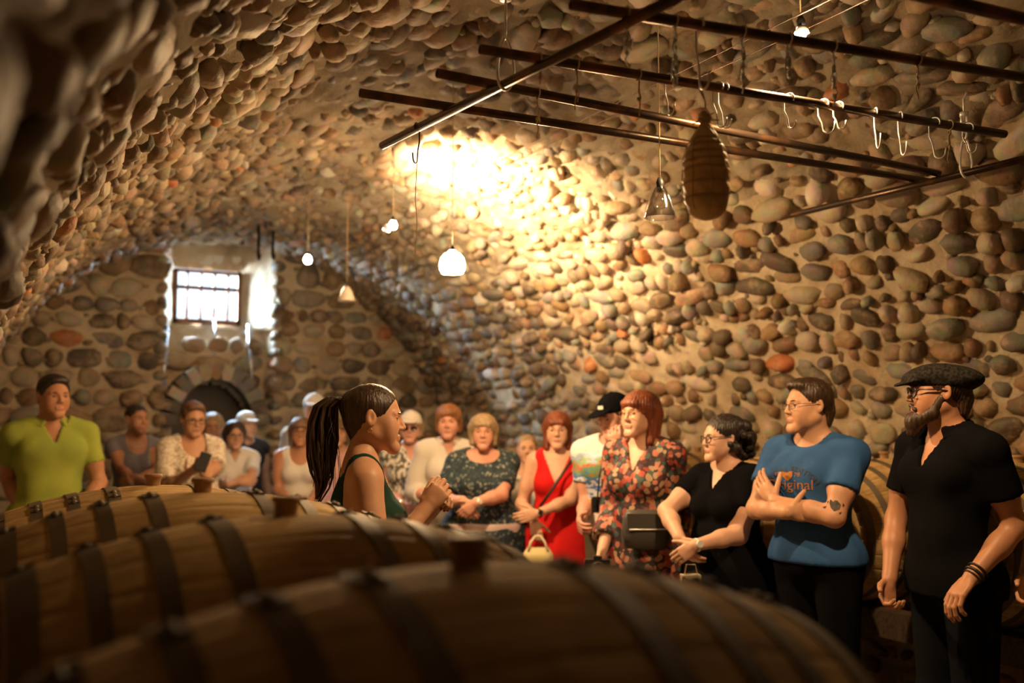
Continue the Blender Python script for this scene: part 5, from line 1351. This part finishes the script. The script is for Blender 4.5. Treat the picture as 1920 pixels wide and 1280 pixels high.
def blue_extra(c):
    t = child(c, 't_shirt')
    decal_text(c, t, 'SPECIAL EDITION', 1483, 880, 4.3, .034, M_INK1, 'shirt_lettering', bend=.13)
    decal_text(c, t, '19', 1457, 888, 4.3, .026, M_INK2, 'shirt_lettering'); decal_text(c, t, '78', 1494, 890, 4.3, .026, M_INK2, 'shirt_lettering')
    blob_decal(c, t, [[(1464,884),(1486,883),(1485,893),(1477,902),(1468,894)]], 4.3, M_INK2, 'shirt_emblem')
    decal_text(c, t, 'Original', 1480, 909, 4.3, .062, M_INK2, 'shirt_lettering')
    b = child(c, 'body'); r_ = random.Random(5); pol = [[(1538,912),(1552,914),(1559,922),(1556,930),(1546,934),(1540,928),(1537,919)], [(1531,911),(1536,915),(1533,920)], [(1562,918),(1566,923),(1562,926)], [(1524,926),(1532,924),(1528,929)], [(1555,937),(1561,935),(1557,940)], [(1570,926),(1575,928),(1571,933)]]
    pol = [[(x+18, y+24) for x, y in q] for q in pol]+[[(x*1.0+14, y+18) for x, y in pol[1]]]
    blob_decal(c, b, pol, 4.35, M_TATTOO, 'tattoo')
    ring_on(c, 'L', 1.0, .001, .0008, M_GOLD, 'ring') if False else None
person('blue', 'man in blue printed t-shirt with crossed arms and a tattooed upper arm', 1514, 762, 4.4, -35, 'm', 1.06, 'mid', hair_short, 'dark', headturn=-25, headtilt=2, fineh=.0042, glasses=specs(.022,.012,.0013),
       top=G('t_shirt', C_BLUE, sleeve=.58, slack=.016, neck='crew', hem=.93, fold=.005, seed=3), bottom=trousers(C_BLACK), extras=blue_extra, feat=dict(jaw=1.1),
       Rr=dict(lhand=(-.035,.205,1.15), lelbow=(.27,.12,1.08), ldir=(-.55,-.84,.0), palm=(0,-1,0), curl=.3), L=dict(lhand=(.055,.165,1.185), lelbow=(-.27,.12,1.02), ldir=(.72,-.08,.68), palm=(.1,-1,0), curl=.28, spread=.3))
def blackt_extra(c):
    watch('L', M_STEEL, M_STEEL, False)(c); ring_on(c, 'R', .8, .028, .0012, M_GOLD, 'bracelet'); 
    s, T = c['s'], c['T']; b = box_np(tuple(T(-.02,.10,1.03)-v3(.028,.008,.02)), tuple(T(-.02,.10,1.03)+v3(.028,.008,.02)))
person('blackt', 'woman in black t-shirt with curly dark hair and round dark glasses, hands clasped', 1353, 822, 4.75, -38, 'w', 1.32, 'fair', hair_curly, 'black', headturn=-24, headtilt=0, fineh=.0042, glasses=specs(.022,.018,.0026),
       top=G('t_shirt', C_BLACK, sleeve=.55, slack=.012, neck='v', vdepth=1.33, hem=.80, seed=4), bottom=trousers(C_BLACK), extras=blackt_extra,
       Rr=dict(hand=(1274,1008,4.55), elbow=(1254,960,4.75), point=(1300,1050,4.5), palm=(-.2,-1,0), curl=.4), L=dict(hand=(1304,1022,4.48), elbow=(1400,990,4.6), point=(1270,1045,4.5), palm=(0,-1,.3), curl=.5))
def floral_extra(c):
    strap_path(c, [(1222,832,5.05), (1236,870,5.0), (1246,930,4.98), (1240,985,4.98)], .006, M_LEATHER)
person('floral', 'woman with long dark red hair and a fringe, in a loose red floral shirt dress', 1199, 777, 5.05, -28, 'w', 1.1, 'fair', hair_bob(.135, True, 1.1, .054), 'red', headturn=-14, headtilt=2, fineh=.0045, glasses=specs(.021,.016,.0012, M_GOLD),
       top=G('floral_dress', C_FLORAL, sleeve=1.72, slack=.024, neck='v', vdepth=1.30, hem=.50, flare=.12, sleeve_slack=.026, fold=.008, seed=8), extras=floral_extra,
       Rr=dict(hand=(1130,1028,4.95), elbow=(1150,940,5.15), point=(1122,1070,4.9), curl=.6, palm=(-1,0,0)), L=dict(hand=(1262,1040,5.0), elbow=(1275,960,5.1), curl=.5))
person('blackcap', 'person in black baseball cap and landscape-print t-shirt, hand at the chin', 1150, 780, 5.62, -12, 'm', .92, 'rosy', hair_short, 'dark', headturn=-35, headtilt=-16, fineh=.0055, hat=cap_hat(C_BLACK, patch=C_WHITE),
       top=G('t_shirt', C_SCENIC, sleeve=.6, slack=.028, neck='crew', hem=.96, seed=12), bottom=trousers(C_OLIVE),
       Rr=dict(hand=(1090,975,5.4), elbow=(1096,930,5.6), curl=.6), L=dict(hand=(1158,845,5.3), elbow=(1168,905,5.35), point=(1152,815,5.3), palm=(0,-1,0), curl=.8))
def red_extra(c):
    watch('L')(c); necklace(M_GOLD, 1.36)(c)
    strap_path(c, [(1078,852,6.1), (1072,862,6.02), (1050,895,5.97), (1030,925,5.96), (1012,950,5.96)], .009, M_LEATHER)
    T = c['T']; 
person('reddress', 'woman in sleeveless red dress with a black strap across her chest', 1045, 806, 6.15, -6, 'w', 1.04, 'fair', hair_bob(.115, True, 1.0, .055), 'red', headturn=4, headtilt=-3, fineh=.005, glasses=specs(.022,.018,.0009, M_GOLD),
       top=G('red_dress', C_RED, slack=.010, neck='v', vdepth=1.235, hem=.40, flare=.22, armhole=.062, fold=.002, seed=2), extras=red_extra,
       Rr=dict(hand=(1001,975,5.95), elbow=(985,932,6.15), point=(1010,1020,5.9), palm=(0,-1,0), curl=.6), L=dict(hand=(1008,962,5.88), elbow=(1086,945,6.0), point=(985,968,5.85), palm=(0,-1,0), curl=.5))
def girl_extra(c):
    strap_path(c, [(1006,905,6.55), (985,935,6.5), (968,970,6.48), (950,1010,6.5)], .010, M_REDSTRAP)
person('girl', 'slim girl in tight white long-sleeved top, hair pulled back, beside the red dress', 989, 842, 6.75, 4, 'w', .86, 'fair', hair_bun, 'blond', headturn=-4, headtilt=2, fineh=.0055,
       top=G('long_sleeved_top', C_TIGHT, sleeve=1.93, slack=.006, sleeve_slack=.007, neck='wide', hem=1.0, fold=.0015), bottom=skirt(C_BLACK, .3, .1), extras=girl_extra, shoulders=.92,
       Rr=dict(hand=(946,978,6.6), elbow=(953,925,6.8), curl=.6), L=dict(hand=(1030,975,6.6), elbow=(1028,930,6.8), curl=.6))
person('leaf', 'stout blond woman in a dark blue leaf-print blouse, hands clasped in front', 906, 810, 6.3, 2, 'w', 1.42, 'rosy', hair_bob(.075, True, 1.06, .057), 'blond', headturn=-3, fineh=.005, glasses=specs(.022,.014,.0009, M_GOLD), shoulders=1.1,
       top=G('blouse', C_NAVYLEAF, sleeve=.72, slack=.022, neck='wide', hem=.76, fold=.004, sleeve_slack=.022), bottom=trousers(C_PALEPINK, slack=.03), extras=seq(necklace(M_STEEL, 1.37), watch('L', M_STEEL, M_STEEL, False)),
       Rr=dict(hand=(868,938,6.0), elbow=(836,915,6.25), point=(890,970,5.95), palm=(0,-1,0), curl=.6), L=dict(hand=(892,942,5.95), elbow=(956,925,6.2), point=(858,972,5.95), palm=(0,-1,0), curl=.5))
person('whiteshirt', 'woman with short copper hair in an oversized white shirt, between the printed blouses', 841, 792, 6.85, 6, 'w', 1.08, 'rosy', hair_full_short, 'ginger', headturn=-12, fineh=.0055, shoulders=1.05,
       top=G('white_shirt', C_WHITE, sleeve=1.45, slack=.024, sleeve_slack=.024, neck='v', vdepth=1.34, hem=.84, fold=.007, seed=6), bottom=trousers(C_BLACK), extras=collar(C_WHITE),
       Rr=dict(hand=(806,930,6.6), elbow=(786,900,6.8), point=(830,940,6.5), curl=.7, palm=(0,-1,0)), L=dict(hand=(838,935,6.55), elbow=(885,905,6.8), point=(812,945,6.5), curl=.6, palm=(0,-1,0)))
person('whitecap', 'blond woman in white cap, sunglasses and black-and-white patterned blouse', 770, 802, 7.3, 4, 'w', 1.1, 'rosy', hair_bob(.06, False, 1.0), 'blond', headturn=-10, fineh=.0055, glasses=specs(.024,.017,.0014, dark=True), hat=cap_hat(C_WHITE, brim=.04),
       top=G('blouse', C_MONO, sleeve=.3, slack=.026, neck='v', vdepth=1.33, hem=.80, fold=.005), bottom=trousers(C_DARK), extras=watch('R', M_LEATHER, M_GOLD, False),
       Rr=dict(hand=(757,945,7.05), elbow=(728,915,7.3), curl=.6), L=dict(hand=(790,948,7.05), elbow=(812,915,7.3), curl=.6))
# ------------------------------------------------------------------ by the end wall
person('tank', 'woman in white ribbed tank top with brown bob and dark glasses', 563, 810, 7.7, 2, 'w', 1.12, 'tan', hair_bob(.10, True, 1.0, .054), 'brown', fineh=.0055, glasses=specs(.022,.016,.002),
       top=G('tank_top', C_WHITE, slack=.008, neck='scoop', hem=.82, armhole=.062, fold=.002), bottom=trousers(C_DARK),
       Rr=dict(hand=(546,938,7.4), elbow=(508,905,7.7), point=(570,950,7.35), palm=(0,-1,0), curl=.5), L=dict(hand=(582,940,7.4), elbow=(606,905,7.7), point=(555,955,7.35), palm=(0,-1,0), curl=.5))
person('tallcap', 'tall man in white cap and beige shirt behind the white tank top', 589, 768, 8.35, -2, 'm', 1.0, 'mid', hair_short, 'grey', fineh=.006, hat=cap_hat(C_WHITE), top=G('shirt', C_BEIGE, sleeve=.8, slack=.024, neck='crew', hem=.85), bottom=trousers(C_OLIVE))
person('pink', 'person in a pink top almost hidden behind the guide\'s ponytail', 634, 812, 8.15, 0, 'w', 1.05, 'mid', hair_bob(.08), 'brown', fineh=.006, top=G('pink_top', C_PINK, sleeve=.4, slack=.02, neck='crew', hem=.88), bottom=trousers(C_BEIGE))
person('polo', 'woman in white polo shirt with short brown bob and glasses, arms folded', 440, 815, 7.85, 8, 'w', 1.12, 'mid', hair_bob(.075, False, 1.0), 'dark', headturn=4, headtilt=-6, fineh=.0055, glasses=specs(.022,.015,.002),
       top=G('polo_shirt', C_WHITE, sleeve=.75, slack=.02, neck='v', vdepth=1.35, hem=.84, fold=.004), bottom=trousers(C_DARK), extras=collar(C_WHITE),
       Rr=dict(hand=(452,905,7.55), elbow=(405,895,7.8), point=(475,903,7.6), palm=(0,-1,0)), L=dict(hand=(428,908,7.5), elbow=(486,900,7.7), point=(400,905,7.6), palm=(0,-1,0)))
person('hidden', 'woman with ash-blond hair and glasses peering over the shoulder of the lace blouse', 399, 800, 8.3, 6, 'w', 1.0, 'tan', hair_bob(.08, False, 1.0), 'blond', headturn=-6, fineh=.006, glasses=specs(.022,.016,.0016), top=G('blouse', C_PALEPINK, sleeve=.7, slack=.02, neck='crew', hem=.88), bottom=trousers(C_DARK))
person('lace', 'woman in a white lace blouse and dark glasses holding a phone in both hands', 363, 786, 6.9, 14, 'w', 1.28, 'mid', hair_short, 'brown', headturn=2, headtilt=-8, fineh=.005, glasses=specs(.023,.016,.0024),
       top=G('lace_blouse', C_LACE, sleeve=.85, slack=.026, sleeve_slack=.034, neck='scoop', hem=.80, fold=.005), bottom=trousers(C_WHITE, slack=.03),
       Rr=dict(hand=(352,888,6.55), elbow=(292,895,6.85), point=(385,868,6.45), palm=(-.3,-.2,.8), curl=.7), L=dict(hand=(388,892,6.5), elbow=(412,905,6.75), point=(372,858,6.45), palm=(.3,-.6,.4), curl=.8))
person('greytop', 'woman in grey scoop-neck top with dark hair tied back, arms folded', 257, 786, 7.7, 18, 'w', 1.05, 'tan', hair_bun, 'dark', headturn=14, fineh=.0055,
       top=G('grey_top', C_GREY, sleeve=.25, slack=.012, neck='scoop', hem=.82, fold=.003), bottom=trousers(C_DARK), extras=necklace(M_STEEL, 1.40),
       Rr=dict(hand=(270,903,7.35), elbow=(210,885,7.7), point=(300,905,7.35), palm=(0,-1,0)), L=dict(hand=(245,905,7.4), elbow=(295,905,7.5), point=(225,905,7.45), palm=(0,-1,0)))
person('lime', 'man in a yellow-green polo shirt with short dark hair, leftmost of the crowd', 101, 744, 5.9, 10, 'm', 1.02, 'tan', hair_short, 'black', headturn=12, fineh=.005,
       top=G('polo_shirt', C_LIME, sleeve=.62, slack=.022, neck='v', vdepth=1.33, hem=.86, fold=.005, seed=9), bottom=trousers(C_DARK), extras=seq(collar(C_LIME), watch('L', M_STEEL, M_STEEL, False)),
       Rr=dict(hand=(38,955,5.75), elbow=(8,905,6.0), curl=.7), L=dict(hand=(160,950,5.75), elbow=(184,900,6.0), curl=.7))
person('vest', 'person in white cap and dark vest in the window glare behind the white polo', 463, 797, 8.75, 30, 'm', .95, 'mid', hair_short, 'grey', fineh=.006, hat=cap_hat(C_WHITE, brim=.05), top=G('vest', C_VEST, sleeve=.2, slack=.02, neck='crew', hem=.85), bottom=trousers(C_DARK))
person('edge', 'person in dark clothes at the right edge, only the forearm in view', 2040, 775, 3.8, -40, 'w', 1.1, 'mid', hair_bob(.1), 'dark', fineh=.006, top=G('t_shirt', C_BLACK, sleeve=.6, slack=.02, neck='crew', hem=.85), bottom=trousers(C_BLACK),
       Rr=dict(hand=(1914,1110,3.65), elbow=(1935,1000,3.75), curl=.6))

# ================================================================== THINGS PEOPLE HOLD
# phone
pc = P(381, 866, 6.44)
ph = empty('phone', pc, 0, 'dark phone held by the woman in the white lace blouse', 'phone')
V, F = box_np((-.036, -.004, -.072), (.036, .004, .072)); o = mesh('case', (V, F), M_PLASTIC, ph, False); o2 = mesh('screen', box_np((-.032, .004, -.066), (.032, .0052, .066)), M_SCREEN, ph, False)
ph.rotation_euler = (R(-35), R(18), R(-15))
# tote bag hanging from the hand of the woman in red
tb = P(1008, 1048, 5.84); tote = empty('tote_bag', tb, -YAW, 'soft cream tote bag held by the woman in the red dress', 'bag')
n = 20; V = []; F = []
prof_ = [(.02,.03), (.098,.055), (.112,.062), (.105,.055), (.088,.040), (.062,.02)]; zz_ = [-.19, -.185, -.12, -.03, .03, .07]
for (a_, b_), z in zip(prof_, zz_):
    for i in range(n):
        t = 2*math.pi*i/n; w = 1+.05*math.sin(t*5+z*30); V.append((a_*w*math.copysign(abs(math.cos(t))**.7, math.cos(t)), b_*w*math.copysign(abs(math.sin(t))**.8, math.sin(t)), z))
for j in range(5):
    for i in range(n): F.append((j*n+i, j*n+(i+1) % n, (j+1)*n+(i+1) % n, (j+1)*n+i))
F.append(tuple(reversed(range(n))))
mesh('bag_body', (V, F), M_TOTE, tote)
for y in (-.028, .028):
    mesh('handle', tube_np([(-.055, y, .05), (-.04, y*.7, .10), (-.012, y*.4, .135), (.015, y*.4, .135), (.042, y*.7, .10), (.058, y, .05)], .007, 8), C_CREAM, tote)
# camera in a black case hanging on the landscape-print shirt
def camera_body(p, label, w=.12, hang=None):
    root = empty('camera', p, -YAW, label, 'camera')
    mesh('camera_body', box_np((-w/2, -.03, -w*.32), (w/2, .03, w*.30)), M_PLASTIC, root, False)
    mesh('prism_hump', box_np((-w*.17, -.025, w*.30), (w*.17, .025, w*.44)), M_PLASTIC, root, False)
    V, F = lathe_np([(.001, 0), (w*.27, 0), (w*.27, .05), (w*.25, .055), (w*.20, .05), (.001, .048)], 24); mesh('lens', ([(v[0], -v[2]-.03, v[1]) for v in V], F), M_PLASTIC, root)
    mesh('grip', box_np((-w/2-.006, -.045, -w*.3), (-w/2+.022, -.0, w*.24)), M_PLASTIC, root, False)
    if hang: mesh('neck_strap', tube_np([Vector(h)-Vector(p) if False else Matrix.Rotation(YAW, 3, 'Z')@(Vector(h)-Vector(p)) for h in hang], .004, 6), M_LEATHER, root)
    return root
camera_body(P(1133, 945, 5.24), 'black camera hanging against the landscape-print shirt', .13, [P(1120, 935, 5.25), P(1124, 890, 5.27), P(1138, 835, 5.35), P(1150, 818, 5.42)])
camera_body(P(1120, 1062, 4.84), 'black camera with a glinting top held low by the woman in the floral dress', .12)
# shoulder bag of the floral woman
sb = P(1212, 990, 4.86); bag = empty('shoulder_bag', sb, -YAW, 'dark grey shoulder bag resting on the front of the floral dress', 'bag')
V = []; F = []; n = 20
for (a_, b_, z) in [(.03,.02,-.10), (.10,.045,-.095), (.125,.055,-.03), (.115,.05,.05), (.10,.03,.085), (.03,.01,.09)]:
    for i in range(n): t = 2*math.pi*i/n; V.append((a_*math.copysign(abs(math.cos(t))**.7, math.cos(t)), b_*math.copysign(abs(math.sin(t))**.8, math.sin(t)), z))
for j in range(5):
    for i in range(n): F.append((j*n+i, j*n+(i+1) % n, (j+1)*n+(i+1) % n, (j+1)*n+i))
F += [tuple(reversed(range(n))), tuple(5*n+i for i in range(n))]
M_GREYBAG = mat('grey_leather', (.06,.055,.05), .45)
mesh('bag_body', (V, F), M_GREYBAG, bag); mesh('flap', box_np((-.10, -.062, .0), (.10, -.045, .075)), M_GREYBAG, bag, False); mesh('zip', tube_np([(-.09, -.064, .0), (.09, -.064, .0)], .003, 6), M_STEEL, bag)
# white printed paper bag low in front of the black t-shirt woman
o = empty('printed_bag', P(1296, 1100, 4.5), -YAW, 'white paper bag with dark print held below the clasped hands', 'bag')
M_PRINTB = mat('printed_paper', (.6,.52,.38), .8, extra=pattern([(.62,.54,.4), (.1,.08,.07), (.6,.52,.38), (.58,.5,.36)], 45, bg=(.62,.54,.4), thr=.45))
mesh('bag_body', box_np((-.045, -.03, -.07), (.04, .03, .055)), M_PRINTB, o, False); mesh('handle', tube_np([(-.03, 0, .05), (-.02, 0, .10), (.02, 0, .10), (.03, 0, .05)], .003, 6), M_TWINE, o)
# teal glint stuck in the wall: a small glass insulator
